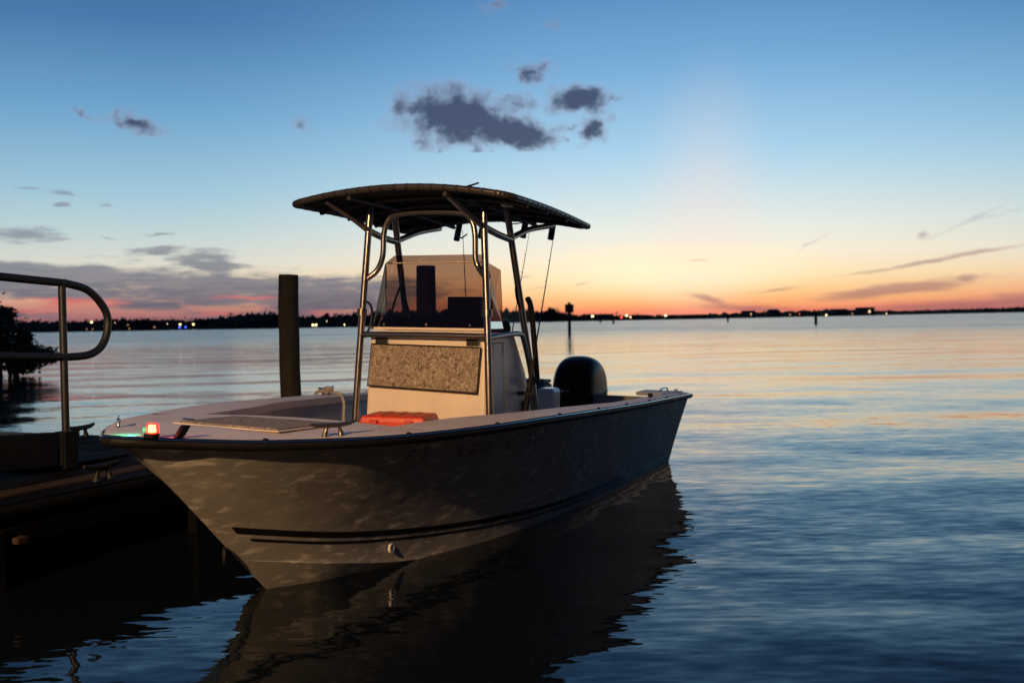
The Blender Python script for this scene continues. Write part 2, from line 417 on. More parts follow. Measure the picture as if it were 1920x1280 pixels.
# smoked acrylic: tinted straight-through light plus a mirror reflection
m = bpy.data.materials.new('smoked acrylic'); m.use_nodes = True; q = NG(m.node_tree); t = m.node_tree; t.nodes.clear()
tr = q.n('ShaderNodeBsdfTransparent'); tr.inputs[0].default_value = (.61, .475, .40, 1)
gl = q.n('ShaderNodeBsdfGlossy'); gl.inputs['Roughness'].default_value = .03; gl.inputs[0].default_value = (1, 1, 1, 1)
fr = q.n('ShaderNodeFresnel'); fr.inputs[0].default_value = 1.45
mx = q.n('ShaderNodeMixShader'); q.put(mx.inputs[0], fr.outputs[0]); q.put(mx.inputs[1], tr.outputs[0]); q.put(mx.inputs[2], gl.outputs[0])
q.put(q.n('ShaderNodeOutputMaterial').inputs[0], mx.outputs[0]); M['acrylic'] = m

# hull side gelcoat: slightly wavy moulding, film that changes the gloss, dappled light off the water painted into the colour
m = bpy.data.materials.new('hull gelcoat'); m.use_nodes = True; q = NG(m.node_tree); b = m.node_tree.nodes['Principled BSDF']
co = q.n('ShaderNodeTexCoord').outputs['Object']
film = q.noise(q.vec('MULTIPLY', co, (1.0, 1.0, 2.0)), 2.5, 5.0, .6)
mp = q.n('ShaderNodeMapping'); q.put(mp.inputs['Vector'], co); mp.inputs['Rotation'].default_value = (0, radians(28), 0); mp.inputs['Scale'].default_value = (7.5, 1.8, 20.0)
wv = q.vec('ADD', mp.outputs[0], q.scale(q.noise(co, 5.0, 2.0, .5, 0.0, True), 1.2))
painted_dapple = q.math('MULTIPLY', q.smooth(q.noise(wv, 1.5, 4.0, .6), .50, .74), q.smooth(q.noise(co, 2.6, 2.0, .5), .34, .60))
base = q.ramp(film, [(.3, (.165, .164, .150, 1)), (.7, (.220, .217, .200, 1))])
q.put(b.inputs['Base Color'], q.mix(painted_dapple, base, (.48, .465, .42, 1)))
q.put(b.inputs['Roughness'], q.math('MULTIPLY_ADD', film, .2, .38)); b.inputs['Specular IOR Level'].default_value = .12
bp_ = q.n('ShaderNodeBump'); bp_.inputs['Strength'].default_value = .22; bp_.inputs['Distance'].default_value = .03
q.put(bp_.inputs['Height'], q.noise(co, 4.0, 2.0, .5)); q.put(b.inputs['Normal'], bp_.outputs[0])
M['hull'] = m

# water: smooth body, ripples tilt the surface, wind roughens the far reach
m = bpy.data.materials.new('dark bay water'); m.use_nodes = True; q = NG(m.node_tree); b = m.node_tree.nodes['Principled BSDF']
geo = q.n('ShaderNodeNewGeometry'); posn = geo.outputs['Position']
sp = q.n('ShaderNodeSeparateXYZ'); q.put(sp.inputs[0], posn)
dist = q.vec('LENGTH', posn)
b.inputs['Base Color'].default_value = (.0035, .006, .009, 1); b.inputs['IOR'].default_value = 1.333
far = q.smooth(dist, 38.0, 130.0)
patch = q.noise(q.vec('MULTIPLY', posn, (.02, .05, 1)), 1.0, 3.0, .5)
rough_near = q.math('ADD', .022, q.smooth(dist, 7.0, 30.0, 0.0, .075))
q.put(b.inputs['Roughness'], q.math('ADD', rough_near, q.math('MULTIPLY', far, q.math('MULTIPLY_ADD', patch, .14, .03))))
def ripple(sx, sy, det, seed):
    v = q.vec('ADD', q.vec('MULTIPLY', posn, (sx, sy, 1.0)), (seed, seed * 1.7, seed * .3))
    return q.vec('SUBTRACT', q.noise(v, 1.0, det, .5, 0.0, True), (.5, .5, .5))
r1 = q.vec('MULTIPLY', ripple(.40, 1.6, 1.0, 3.1), (.05, .085, 0))       # swell about half a metre long
r2 = q.vec('MULTIPLY', ripple(2.0, 7.0, 3.0, 9.7), (.11, .20, 0))       # small ripples
r3 = q.vec('MULTIPLY', ripple(.12, .42, 2.0, 21.0), (.03, .05, 0))      # long undulation
r4 = q.vec('MULTIPLY', ripple(6.0, 19.0, 2.0, 61.0), (.13, .22, 0))       # finest wrinkles
calm = q.noise(q.vec('MULTIPLY', posn, (.10, .22, 1)), 1.0, 2.0, .5)
amp = q.math('MULTIPLY_ADD', calm, .9, .15)
near = q.math('SUBTRACT', .85, q.math('MULTIPLY', q.smooth(dist, 7.0, 22.0), .42))
wind = q.vec('MULTIPLY', ripple(.5, 1.2, 2.0, 40.0), (.40, .70, 0))
nn = q.vec('ADD', q.vec('ADD', q.scale(q.vec('ADD', q.vec('ADD', r1, r2), r4), q.math('MULTIPLY', amp, near)), r3), q.scale(wind, q.math('MULTIPLY', far, q.math('MULTIPLY_ADD', patch, 1.2, .1))))
q.put(b.inputs['Normal'], q.vec('NORMALIZE', q.vec('ADD', geo.outputs['Normal'], nn))); M['water'] = m

# ------------------------------------------------------------------ water
def water_height(x, y, r):
    h = 0.0
    for (k, th, a, ph) in WAVES:
        h += a * sin(k * (x * cos(th) + y * sin(th)) + ph)
    return h * (1.0 if r < 30 else max(0.0, 1 - (r - 30) / 30))
rw = random.Random(3); WAVES = []
for i in range(16):
    lam = .55 * 1.16 ** i * rw.uniform(.9, 1.1); th = pi / 2 + rw.gauss(0, .45)
    WAVES.append((2 * pi / lam, th, lam * .00085, rw.uniform(0, 6.28)))
mb = MB(); radii = []; r = .8
while r < 60: radii.append(r); r *= 1.0165
while r < 7000: radii.append(r); r *= 1.22
NA = 560
angs = [2 * pi * k / NA for k in range(NA)]
rows = [[(r_ * sin(a), r_ * cos(a), water_height(r_ * sin(a), r_ * cos(a), r_)) for a in angs] for r_ in radii]
mb.grid(rows, flip=True, wrap=True)
mb.v.append((0, 0, 0)); c0 = len(mb.v) - 1
for k in range(NA): mb.f.append((c0, (k + 1) % NA, k))
wat = mb.build('water', M['water'], auto=180); tag(wat, kind='structure', label='dark blue bay water with the sunset mirrored in soft ripples')

# ------------------------------------------------------------------ far shore
def at_dist(x, D, z=0.0):
    """point at ground distance y=D in the direction of photo column x"""
    d = view_dir(x, 601.8 - (x - 960) * tan(ROLL)); return Vector((d.x / d.y * D, D, z))
def shore_D(x):
    return interp(x, [-700, 60, 520, 712, 900, 1000, 1330, 1640, 1920, 2600], [560, 545, 500, 490, 760, 1000, 1050, 1500, 2300, 2600])
def px_h(x, n): return n * shore_D(x) / FPX       # metres for n photo pixels at the shore
mb = MB(); rows = []
xs_ = list(range(-700, 2620, 30))
for i, x in enumerate(xs_):
    D = shore_D(x); p = at_dist(x, D)
    wob = 6 * noise.noise(Vector((x * .01, 1, 0)))
    rows.append([(p.x, p.y + wob - 4, -1.5), (p.x, p.y + wob, .25), (p.x, p.y + 12, .9), (p.x * 1.15, p.y * 1.15 + 40, 1.6), (p.x * 1.8, p.y * 1.8 + 200, 2.0)])
mb.grid(rows, flip=True); tag(mb.build('far_shore', M['farland']), kind='structure')

def far_tree_top(x):
    """height of the tree line above the shore, photo pixels"""
    base = interp(x, [-200, 60, 110, 200, 260, 330, 400, 470, 520, 600, 680, 720, 900, 960, 1010, 1035, 1050, 1075, 1100, 1200, 1320, 1400, 1500, 1600, 1640, 1700, 1800, 1920, 2100],
                     [24, 20, 18, 17, 20, 17, 15, 23, 25, 17, 21, 24, 24, 22, 18, 23, 20, 9, 11, 8, 6, 9, 9, 11, 9, 6, 7, 8, 8])
    return base * (1 + .28 * noise.noise(Vector((x * .05, 4, 0))) + .2 * noise.noise(Vector((x * .17, 9, 0))))
rt_ = random.Random(11); mb = MB(); random.seed(21)
x = -260.0
while x < 2180:
    D = shore_D(x) + rt_.uniform(3, 22); h = px_h(x, far_tree_top(x)) * rt_.uniform(.95, 1.4); w = h * rt_.uniform(.5, .8)
    p = at_dist(x, D); leaf = max(.45, D / FPX * 1.0)
    for k in range(64):
        q_ = Vector((rt_.gauss(0, .42), rt_.gauss(0, .42), rt_.gauss(0, .40)))
        c = (p.x + q_.x * w, p.y + q_.y * w, max(.3, h * .55 + q_.z * h * .5))
        if c[2] > h * 1.02: continue
        mb.leaf(c, leaf * rt_.uniform(.9, 1.9), flat=1)
    mb.tube([(p.x, p.y, 0), (p.x, p.y, h * .5)], .25, 5)
    x += rt_.uniform(3.2, 6.0) * 1.0
def ridge(dx, dD, k):
    rows = []
    for i in range(0, 1241):
        x = -300 + i * 2.0; D = shore_D(x) + dD
        h = max(1.0, px_h(x, far_tree_top(x + dx)) * k * (1 + .30 * noise.noise(Vector((x * .11 + dx, 2, 0))) + .22 * noise.noise(Vector((x * .37, 7 + dx, 0)))))
        p = at_dist(x, D)
        rows.append([(p.x, p.y - 3, .2), (p.x, p.y - 2.2, h * .6), (p.x, p.y, h), (p.x, p.y + 4, h * .5)])
    mb.grid(rows, flip=True)
ridge(0, 4, 1.0); ridge(40, 16, 1.12)
tag(mb.build('far_woods', M['farleaf'], smooth=False), 'dark unbroken belt of trees along the far shore', 'woods', kind='stuff')

def far_palm(x, n, label):
    D = shore_D(x) - 1; p = at_dist(x, D); h = px_h(x, n); r0 = random.Random(int(x))
    root = tag(empty('palm_tree', p), label, 'palm tree', 'palms standing above the far tree line')
    lean = r0.uniform(-.08, .08) * h
    t = MB(); t.tube([(0, 0, 0), (lean * .3, 0, h * .45), (lean, 0, h * .9)], [.32, .24, .2], 6); t.build('trunk', M['bark'], root)
    c = MB(); fl = h * .24
    for k in range(13):
        a = r0.uniform(0, 6.28); e = r0.uniform(-.5, 1.1); prev = None
        for j in range(6):
            s_ = j / 5; rr = fl * s_ * cos(e * .6); zz = h * .9 + fl * (sin(e) * s_ - .75 * s_ * s_)
            pt = Vector((lean + rr * cos(a), rr * sin(a), zz)); wd = fl * .17 * (1 - s_ * .8)
            side_ = Vector((-sin(a), cos(a), .35)).normalized() * wd
            cur = (pt - side_, pt + side_)
            if prev:
                i0 = len(c.v); c.v += [tuple(prev[0]), tuple(prev[1]), tuple(cur[1]), tuple(cur[0])]; c.f.append((i0, i0 + 1, i0 + 2, i0 + 3))
            prev = cur
    c.build('crown', M['farleaf'], root, smooth=False)
far_palm(163, 25, 'far palm left of the bright yellow shore lamp behind the handrail loop')
far_palm(181, 25, 'far palm just right of the bright yellow shore lamp behind the handrail')
far_palm(434, 32, 'tall far palm alone in front of the dark tree mass left of the piling')
far_palm(484, 31, 'tall far palm midway along the trees left of the piling')
far_palm(512, 33, 'tallest far palm, close against the left edge of the standing piling')
far_palm(628, 27, 'slim far palm between the piling and the boat, right of the double lamp')
far_palm(665, 26, 'far palm just left of the boat front tower leg')
far_palm(1031, 28, 'tall far palm on the tree mound left of the day board')
far_palm(1060, 17, 'short far palm directly behind the day board post')
far_palm(1156, 17, 'far palm between the yellow and orange shore lamps under the glow')

def far_tree(x, n, wpx, label, name='broadleaf_tree'):
    D = shore_D(x) - 2; p = at_dist(x, D); h = px_h(x, n); w = px_h(x, wpx) / 2; r0 = random.Random(int(x) + 5)
    root = tag(empty(name, p), label, 'tree', 'single trees on the far shore')
    t = MB(); t.tube([(0, 0, 0), (.1, 0, h * .6)], [.4, .2], 6); t.build('trunk', M['bark'], root)
    c = MB(); lf = max(.4, D / FPX * .9)
    lobes = [(r0.uniform(-.6, .6) * w, r0.uniform(-.6, .6) * w, h * r0.uniform(.45, .8), r0.uniform(.3, .5) * w) for k in range(9)]
    for (a, b_, cz, rr) in lobes:
        for k in range(40):
            d = Vector((r0.gauss(0, 1), r0.gauss(0, 1), r0.gauss(0, 1))).normalized() * rr * r0.uniform(.5, 1.05)
            c.leaf((a + d.x, b_ + d.y, min(h, cz + d.z * .8)), lf * r0.uniform(.7, 1.4), flat=1)
    c.build('crown', M['farleaf'], root, smooth=False)
far_tree(270, 21, 42, 'rounded far tree mass between the handrail loop and the blue shore lights')
far_tree(335, 26, 9, 'narrow spire-shaped far tree rising above the two blue lights', 'cypress_tree')
far_tree(1040, 25, 30, 'big rounded tree mound on the far shore left of the day board')
far_tree(1012, 20, 22, 'dark rounded far tree beside the fishing rod and orange lamp')
far_tree(1372, 9, 14, 'low far tree behind the thin marker post')
far_tree(1529, 15, 14, 'pointed far tree directly behind the short dark channel post')

def far_house(x, wpx, hpx, label, flat=True, win=2):
    D = shore_D(x) + 9; p = at_dist(x, D); w = px_h(x, wpx); h = px_h(x, hpx); d = w * .5
    root = tag(empty('shore_house', p), label, 'building', 'low buildings on the far shore')
    root.rotation_euler.z = -atan2(p.x, p.y)
    m_ = MB(); m_.box((0, d / 2, h / 2), (w / 2, d / 2, h / 2)); m_.build('wall', M['farwall'], root, smooth=False)
    r_ = MB()
    if flat: r_.box((0, d / 2, h + .2), (w / 2 + .5, d / 2 + .5, .2))
    else: r_.poly([(-w / 2 - .6, -.5, h), (w / 2 + .6, -.5, h), (w * .3, -.5 + d * .45, h * 1.4), (-w * .3, -.5 + d * .45, h * 1.4)], (0, d * .25, 0))
    r_.build('roof', M['farroof'], root, smooth=False)
    for k in range(win):
        wx = (-.35 + .7 * (k + .5) / win) * w
        f = MB(); f.box((wx, -.06, h * .5), (w * .05, .05, h * .16)); f.build('window', M['litwindow'] if (k + int(x)) % 4 == 0 else M['farroof'], root, smooth=False)
far_house(1125, 52, 12, 'long flat-roofed far building behind the yellow lamp right of the day board', True, 4)
far_house(1195, 44, 9, 'low far building behind the pair of bright lamps under the glow', True, 3)
far_house(1283, 70, 8, 'wide low far building right of the solitary bright lamp', True, 4)
far_house(1403, 26, 13, 'blocky dark far building right of the thin marker post', True, 2)
far_house(1450, 26, 11, 'small far building with pale gable halfway along the right shore', False, 2)
far_house(1572, 30, 13, 'flat-roofed far building right of the pale white shore lamp', True, 3)
far_house(1622, 34, 15, 'tallest blocky building on the far right shore', True, 3)
far_house(205, 34, 11, 'far waterside house with warm lit front behind the handrail loop', False, 3)
far_house(243, 22, 9, 'small far house with dim windows right of the handrail loop', False, 2)
far_house(604, 30, 9, 'far house beside the bright double lamp right of the piling', False, 2)

def shore_lamp(x, y, matkey, rpx, label):
    D = shore_D(x) - 14; d = view_dir(x, y); p = Vector((d.x / d.y * D, D, EYE + d.z / d.y * D)); p.z = max(p.z, .9)
    r_ = rpx * D / FPX
    root = tag(empty('shore_lamp', (p.x, p.y, 0)), label, 'lamp', 'lamps along the far shore')
    a = MB(); a.tube([(0, 0, -.5), (0, 0, p.z)], .09, 6); a.tube([(0, 0, p.z), (0, -.3, p.z + r_)], .06, 5); a.build('pole', M['pole'], root)
    gl_ = MB(); gl_.lathe([(r_ * sin(t_), -r_ * cos(t_)) for t_ in (.15, .6, 1.1, 1.57, 2.0, 2.5, 3.0)], (0, -.35, p.z), 'z', 10); gl_.build('globe', M[matkey], root)
for a in [(172, 604, 'whiteglobe', 1.7, 'bright yellow-white lamp on the far shore right of the handrail post'),
          (198, 603, 'warmglobe', .9, 'warm lamp on the far shore touching the handrail loop from inside, upper one'),
          (197, 611, 'dimglobe', 1.8, 'dim orange lamp on the far shore inside the handrail loop, below the warm one'),
          (216, 605, 'warmglobe', .6, 'small warm lamp on the far shore just outside the handrail loop'),
          (163, 617, 'dimglobe', 1.2, 'faint low lamp at the far waterline beside the handrail post, left one'),
          (174, 617, 'dimglobe', 1.2, 'faint low lamp at the far waterline beside the handrail post, right one'),
          (240, 609, 'dimglobe', 1.4, 'faint lamp high on the dim far house right of the handrail loop'),
          (243, 616, 'dimglobe', 1.4, 'faint lamp low on the dim far house right of the handrail loop'),
          (290, 613, 'dimglobe', 1.8, 'dim orange lamp on the far shore left of the blue lights'),
          (314, 607, 'warmglobe', .7, 'small pale lamp on the far shore left of the spire-shaped tree'),
          (338, 608, 'whiteglobe', 1.6, 'bright lamp directly above the left blue shore light'),
          (337, 613.5, 'blueglobe', 1.3, 'left one of the two blue shore lights'),
          (348, 613, 'blueglobe', 1.2, 'right one of the two blue shore lights'),
          (363, 608, 'whiteglobe', 1.6, 'bright lamp on the far shore right of both blue lights'),
          (587, 609, 'whiteglobe', 1.7, 'left half of the bright double lamp right of the piling'),
          (593, 609, 'whiteglobe', 1.7, 'right half of the bright double lamp right of the piling'),
          (613, 602, 'whiteglobe', .6, 'tiny high white lamp between the double lamp and the boat'),
          (646, 608.5, 'whiteglobe', .9, 'small bluish white lamp just left of the boat tower leg'),
          (997, 600, 'warmglobe', 1.5, 'orange lamp low on the far shore beside the fishing rod'),
          (1111, 592.5, 'whiteglobe', 1.8, 'bright yellow lamp on the far shore first right of the day board'),
          (1165, 594.5, 'redglobe', 2.2, 'orange-red lamp left of the bright pair under the glow'),
          (1175, 591.5, 'whiteglobe', 1.8, 'bright lamp in the middle of the cluster under the glow'),
          (1182, 594.5, 'warmglobe', 1.4, 'warm low lamp at the right of the cluster under the glow'),
          (1228, 592.5, 'dimglobe', 1.2, 'faint lamp left of the solitary bright one under the glow'),
          (1248, 591.5, 'whiteglobe', 1.7, 'solitary bright pinkish lamp right of the lamp cluster'),
          (1481, 590, 'dimglobe', 1.6, 'dim orange lamp on the right shore left of the red one'),
          (1499, 588.5, 'redglobe', 1.0, 'small red lamp on the right far shore'),
          (1549, 590.5, 'whiteglobe', 1.3, 'pale white lamp right of the short dark channel post'),
          (1598, 588, 'dimglobe', 1.6, 'dim orange lamp between the two blocky far buildings'),
          (1662, 588, 'whiteglobe', .8, 'small white lamp right of the tallest far building')]:
    shore_lamp(*a)

# ------------------------------------------------------------------ markers in the channel
def pile(name, p, r_, h, mat, label, cat, group=None, seg=18):
    o = MB(); n = 10
    rr = random.Random(int(p[0] * 100))
    o.tube([(rr.uniform(-.006, .006), rr.uniform(-.006, .006), -1.2 + (h + 1.2) * k / n) for k in range(n + 1)], [r_ * (1.06 - .06 * k / n) for k in range(n)] + [r_ * .97], seg)
    ob = o.build(name, mat, None, bevel=r_ * .06); ob.location = (p[0], p[1], 0); return tag(ob, label, cat, group)
root = tag(empty('day_board', (6.02, 103.8, 0)), 'square day board on a single pile in the channel right of the boat', 'channel marker')
a = MB(); a.tube([(0, 0, -1.5), (0, 0, 1.7), (0, 0, 3.2)], [.17, .16, .15], 12); a.build('post', M['wood'], root)
a = MB(); a.box((0, -.2, 2.62), (.45, .03, .42)); a.build('board', M['dayboard'], root, smooth=False, bevel=.01)
a = MB(); a.box((0, -.15, 3.12), (.1, .06, .12)); a.build('board_bracket', M['galv'], root, smooth=False)
a = MB(); a.box((0, -.2, 2.14), (.34, .025, .03)); a.build('brace', M['galv'], root, smooth=False)
pile('channel_post', (48.0, 157.1), .22, 1.45, M['wood'], 'short thick dark post standing in the water on the right', 'post', 'channel posts')
pile('channel_post', (65.8, 303.0), .28, 2.2, M['wood'], 'thin distant post in the water between the day board and the thick post', 'post', 'channel posts')
pile('channel_post', (32.6, 319.0), .32, 2.0, M['wood'], 'tiny distant post in the water below the bright lamp pair', 'post', 'channel posts')
pile('channel_post', (40.6, 455.0), .4, 2.3, M['wood'], 'farthest tiny post in the water below the yellow lamp', 'post', 'channel posts')
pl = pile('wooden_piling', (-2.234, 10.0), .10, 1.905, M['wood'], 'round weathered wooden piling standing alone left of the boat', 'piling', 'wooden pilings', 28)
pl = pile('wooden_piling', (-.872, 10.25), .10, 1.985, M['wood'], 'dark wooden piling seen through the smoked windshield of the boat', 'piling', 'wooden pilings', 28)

# ------------------------------------------------------------------ mangrove on the left
root = tag(empty('mangrove_bush', (-15.75, 30.2, 0)), 'dark leafy mangrove bush growing out of the water behind the handrail', 'bush'); root.scale = (1.1, 1.1, 1.16)
rm = random.Random(5); random.seed(31)
t = MB()
for k in range(9):
    a0 = rm.uniform(0, 6.28); d = rm.uniform(.3, 1.0)
    t.tube(spline([(d * cos(a0) * 1.2, d * sin(a0), -.4), (d * cos(a0) * .8, d * sin(a0) * .7, .35), (d * .3 * cos(a0), d * .3 * sin(a0), 1.0), (.35 * cos(a0 + 1), .35 * sin(a0 + 1), 1.7)], 5), [.05] * 15 + [.03], 6)
t.tube(spline([(0, 0, .8), (.8, 0, .75), (1.6, .1, .5)], 5), .035, 6)
t.build('trunk', M['bark'], root)
c = MB()
lobes = [(-.5, 0, 1.55, .75), (-1.4, .2, 1.4, 1.0), (.15, 0, 1.15, .62), (-.2, .1, .7, .8), (.75, 0, .62, .48), (1.2, 0, .50, .34), (1.55, 0, .52, .26), (.3, .1, 1.6, .3), (.9, 0, 1.0, .22), (-1.6, 0, .7, 1.0), (.8, .1, .3, .35)]
for (x, y, z, rr) in lobes:
    for k in range(int(2600 * rr ** 1.7) + 150):
        d = Vector((rm.gauss(0, 1), rm.gauss(0, 1), rm.gauss(0, 1))).normalized() * rr * (rm.random() ** .4) * (1 + .18 * rm.gauss(0, 1))
        z_ = z + d.z * .85
        if z_ < .06: continue
        c.leaf((x + d.x, y + d.y, z_), rm.uniform(.05, .095))
c.build('crown', M['leafdark'], root, smooth=False)

# ------------------------------------------------------------------ boat frame and dock frame (both lie along the same line)
ANG = radians(67.4); BOW = (-1.348, 5.298)
def make_boat_root(name, listing=radians(1.587), along=0.0, lift=0.0):
    o = empty(name, (BOW[0], BOW[1], 0)); o.rotation_mode = 'XYZ'
    o.matrix_world = Matrix.Translation((BOW[0], BOW[1], 0)) @ Matrix.Rotation(ANG, 4, 'Z') @ Matrix.Rotation(listing, 4, 'X') @ Matrix.Translation((along, 0, lift))
    return o
B = lambda u, v, z: Vector((u, -v, z))           # u aft, v to port, z up  ->  local axes

# floating dock
dock = tag(make_boat_root('floating_dock', 0.0), 'low dark floating dock with brown plank edge beside the bow', 'dock')
E0, E1, V0, V1, ZD = -9.0, 2.4, -1.40, -3.75, .45
a = MB(); a.box((.5 * (E0 + E1), -(V0 + V1) / 2 + .01, ZD - .14), ((E1 - E0) / 2 - .02, (V0 - V1) / 2 - .05, .09)); a.build('frame', M['shadedwood'], dock, smooth=False, bevel=.01)
for k in range(4):
    u0 = E0 + .4 + k * (E1 - E0 - .2) / 4
    a = MB(); a.box((u0 + 1.2, -(V0 + V1) / 2, .06), (1.25, .95, .27)); a.build('float', M['rubber'], dock, smooth=False, bevel=.03)
rp = random.Random(2); NP_ = 5
for k, (va, vb, mk) in enumerate([(V0 - .22, V0 - .40, 'plank'), (V0 - .42, V0 - .80, 'shadedwood'), (V0 - .82, V0 - 1.3, 'shadedwood'), (V0 - 1.32, V0 - 1.8, 'shadedwood'), (V0 - 1.82, V1 + .03, 'shadedwood')]):
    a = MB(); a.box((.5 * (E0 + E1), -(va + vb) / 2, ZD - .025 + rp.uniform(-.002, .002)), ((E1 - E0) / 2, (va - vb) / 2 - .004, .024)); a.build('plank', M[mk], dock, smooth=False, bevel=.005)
a = MB(); a.box((.5 * (E0 + E1), -(V0 - .10), ZD - .05), ((E1 - E0) / 2 + .01, .105, .045)); a.build('edge_beam', M['shadedwood'], dock, smooth=False, bevel=.008)
a = MB(); a.tube([B(E0, V0 + .025, ZD - .05), B(E1 + .02, V0 + .025, ZD - .05)], .035, 12); a.build('bumper_strip', M['rubber'], dock)
a = MB(); a.box((.5 * (E0 + E1), -(V0 + .012), ZD - .18), ((E1 - E0) / 2, .03, .05)); a.build('fascia', M['shadedwood'], dock, smooth=False, bevel=.006)
for u_ in (-2.2, -.55, 1.1):
    a = MB(); a.box((u_, -(V0 + .04), ZD - .30), (.07, .04, .17)); a.build('fender_block', M['rubber'], dock, smooth=False, bevel=.012)
def cleat(parent, u, v, z, L=.13, ang=0.0, mat='steel', s=1.0):
    o = MB(); ca, sa = cos(ang), sin(ang)
    T = lambda x, y, zz: Vector((u + x * ca - y * sa, -v + x * sa + y * ca, z + zz))
    h = .055 * s
    horn = [T(-L, 0, h + .008 * s), T(-L * .75, 0, h), T(-L * .3, 0, h - .004 * s), T(0, 0, h - .004 * s), T(L * .3, 0, h - .004 * s), T(L * .75, 0, h), T(L, 0, h + .008 * s)]
    o.tube(horn, [.007 * s, .011 * s, .013 * s, .013 * s, .013 * s, .011 * s, .007 * s], 10)
    for sx in (-1, 1):
        o.tube([T(sx * L * .36, 0, -.004), T(sx * L * .36, 0, .008 * s), T(sx * L * .30, 0, .03 * s), T(sx * L * .28, 0, h)], [.019 * s, .014 * s, .009 * s, .011 * s], 10)
    return o.build('cleat', M[mat], parent)
cleat(dock, .42, -1.53, ZD, .16, .05, 'galv', 1.6)
cleat(dock, 2.2, -3.55, ZD, .16, .1, 'galv', 1.7)
a = MB(); a.box((-.40, -(V0 + .075), ZD - .20), (.035, .035, .018)); a.build('bracket', M['plank'], dock, smooth=False, bevel=.004)

# gangway with its handrail
gang = tag(make_boat_root('gangway', 0.0, .09, .012), 'grey sloping gangway beam landing on the floating dock at left', 'gangway')
VG = -2.05; slope = -.066
zt = lambda u: .697 + slope * (u - .57)
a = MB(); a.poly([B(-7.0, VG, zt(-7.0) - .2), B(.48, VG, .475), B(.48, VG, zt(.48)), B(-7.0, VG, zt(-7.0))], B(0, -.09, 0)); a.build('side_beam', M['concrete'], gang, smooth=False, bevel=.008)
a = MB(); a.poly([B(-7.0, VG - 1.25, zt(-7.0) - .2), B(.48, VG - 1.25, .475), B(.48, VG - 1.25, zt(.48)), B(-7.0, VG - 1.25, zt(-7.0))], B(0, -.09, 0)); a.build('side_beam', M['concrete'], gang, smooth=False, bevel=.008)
for k in range(26):
    u0 = .40 - k * .28
    a = MB(); a.poly([B(u0, VG - .092, zt(u0) - .03), B(u0 - .265, VG - .092, zt(u0 - .265) - .03), B(u0 - .265, VG - 1.248, zt(u0 - .265) - .03), B(u0, VG - 1.248, zt(u0) - .03)], (0, 0, .028)); a.build('tread', M['planktop'], gang, smooth=False)
a = MB(); a.box((.495, -(VG - .045), .585), (.012, .042, .105)); a.build('end_plate', M['planktop'], gang, smooth=False, bevel=.003)
a = MB(); a.box((.57, -(VG - .045), .575), (.058, .055, .125)); a.build('post_socket', M['concrete'], gang, smooth=False, bevel=.008)
a = MB(); a.box((.8, -(VG - .67), ZD + .012), (.35, .62, .012)); a.build('landing_plate', M['rubber'], gang, smooth=False, bevel=.004)

rail = tag(make_boat_root('handrail', 0.0, .09, .012), 'grey tubular handrail ending in a rounded loop on the gangway', 'handrail')
RV = VG - .045
top = lambda u: 1.70 - .052 * (u - .59)
mid = lambda u: 1.20 - .052 * (u - .58)
a = MB()
path = [B(-6.5, RV, top(-6.5)), B(-3, RV, top(-3)), B(.3, RV, top(.3))]
arc = spline([B(.60, RV, top(.60)), B(.80, RV, 1.655), B(.945, RV, 1.53), B(.975, RV, 1.41), B(.92, RV, 1.275), B(.80, RV, 1.21), B(.60, RV, mid(.60))], 7)
path += arc + [B(.3, RV, mid(.3)), B(-3, RV, mid(-3)), B(-6.5, RV, mid(-6.5))]
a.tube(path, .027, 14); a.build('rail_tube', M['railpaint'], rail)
for u_ in (.575, -1.2, -3.0, -4.8):
    a = MB(); zb = .50 if u_ > 0 else zt(u_) - .02
    a.tube([B(u_, RV, zb), B(u_, RV, top(u_) - .01)], .025, 14); a.build('post', M['railpaint'], rail)

# dock lamp that lights the bow from behind the photographer
lamp = tag(empty('dock_lamp', (-5.35, -5.4, 0)), 'warm dock lamp on a tall pole behind the viewer', 'lamp')
a = MB(); a.tube([(0, 0, -.5), (0, 0, 4.9)], [.07, .05], 12); a.build('pole', M['galv'], lamp)
a = MB(); a.tube(spline([(0, 0, 4.85), (.2, .1, 5.05), (.7, .3, 5.1)], 5), .03, 8); a.build('arm', M['galv'], lamp)
a = MB(); a.lathe([(.04, .14), (.17, .08), (.2, 0), (.19, -.01)][::-1], (.75, .32, 5.0), 'z', 16); a.build('lamp_head', M['galv'], lamp)
ld = bpy.data.lights.new('dock_lamp_light', 'SPOT'); lo = bpy.data.objects.new('dock_lamp_light', ld); COL.objects.link(lo); lo.parent = lamp
lo.location = (.75, .32, 4.96); ld.energy = 9200; ld.color = (1.0, .58, .27); ld.shadow_soft_size = .09; ld.spot_size = radians(172); ld.spot_blend = .25

# ------------------------------------------------------------------ the boat
boat = tag(make_boat_root('fishing_boat'), 'white centre-console fishing boat with dark canopy tower moored bow first', 'boat')
SU = [-1.067, -1.05, -1.0, -.9, -.617, -.067, .933, 1.933, 3.133, 5.15]
SB = [0, .06, .125, .215, .49, .865, 1.11, 1.165, 1.175, 1.155]
SZ = [.934, .932, .926, .914, .889, .873, .858, .825, .775, .704]
UT = 5.15
def sheer_b(u): return pchip(u, SU, SB)
def sheer_z(u): return pchip(u, SU, SZ)
CU = [-.224, 0.0, .14, .64, 1.0, 1.4, 2, 3, 4, UT]
CV = [0.0, .155, .25, .40, .50, .62, .76, .865, .91, .93]
CZ = [.199, .162, .137, .044, .0, -.03, -.05, -.06, -.06, -.05]
KU = [.30, .6, 1.2, 2.5, UT]; KZ = [-.26, -.36, -.40, -.40, -.36]
NS, NT = 84, 14
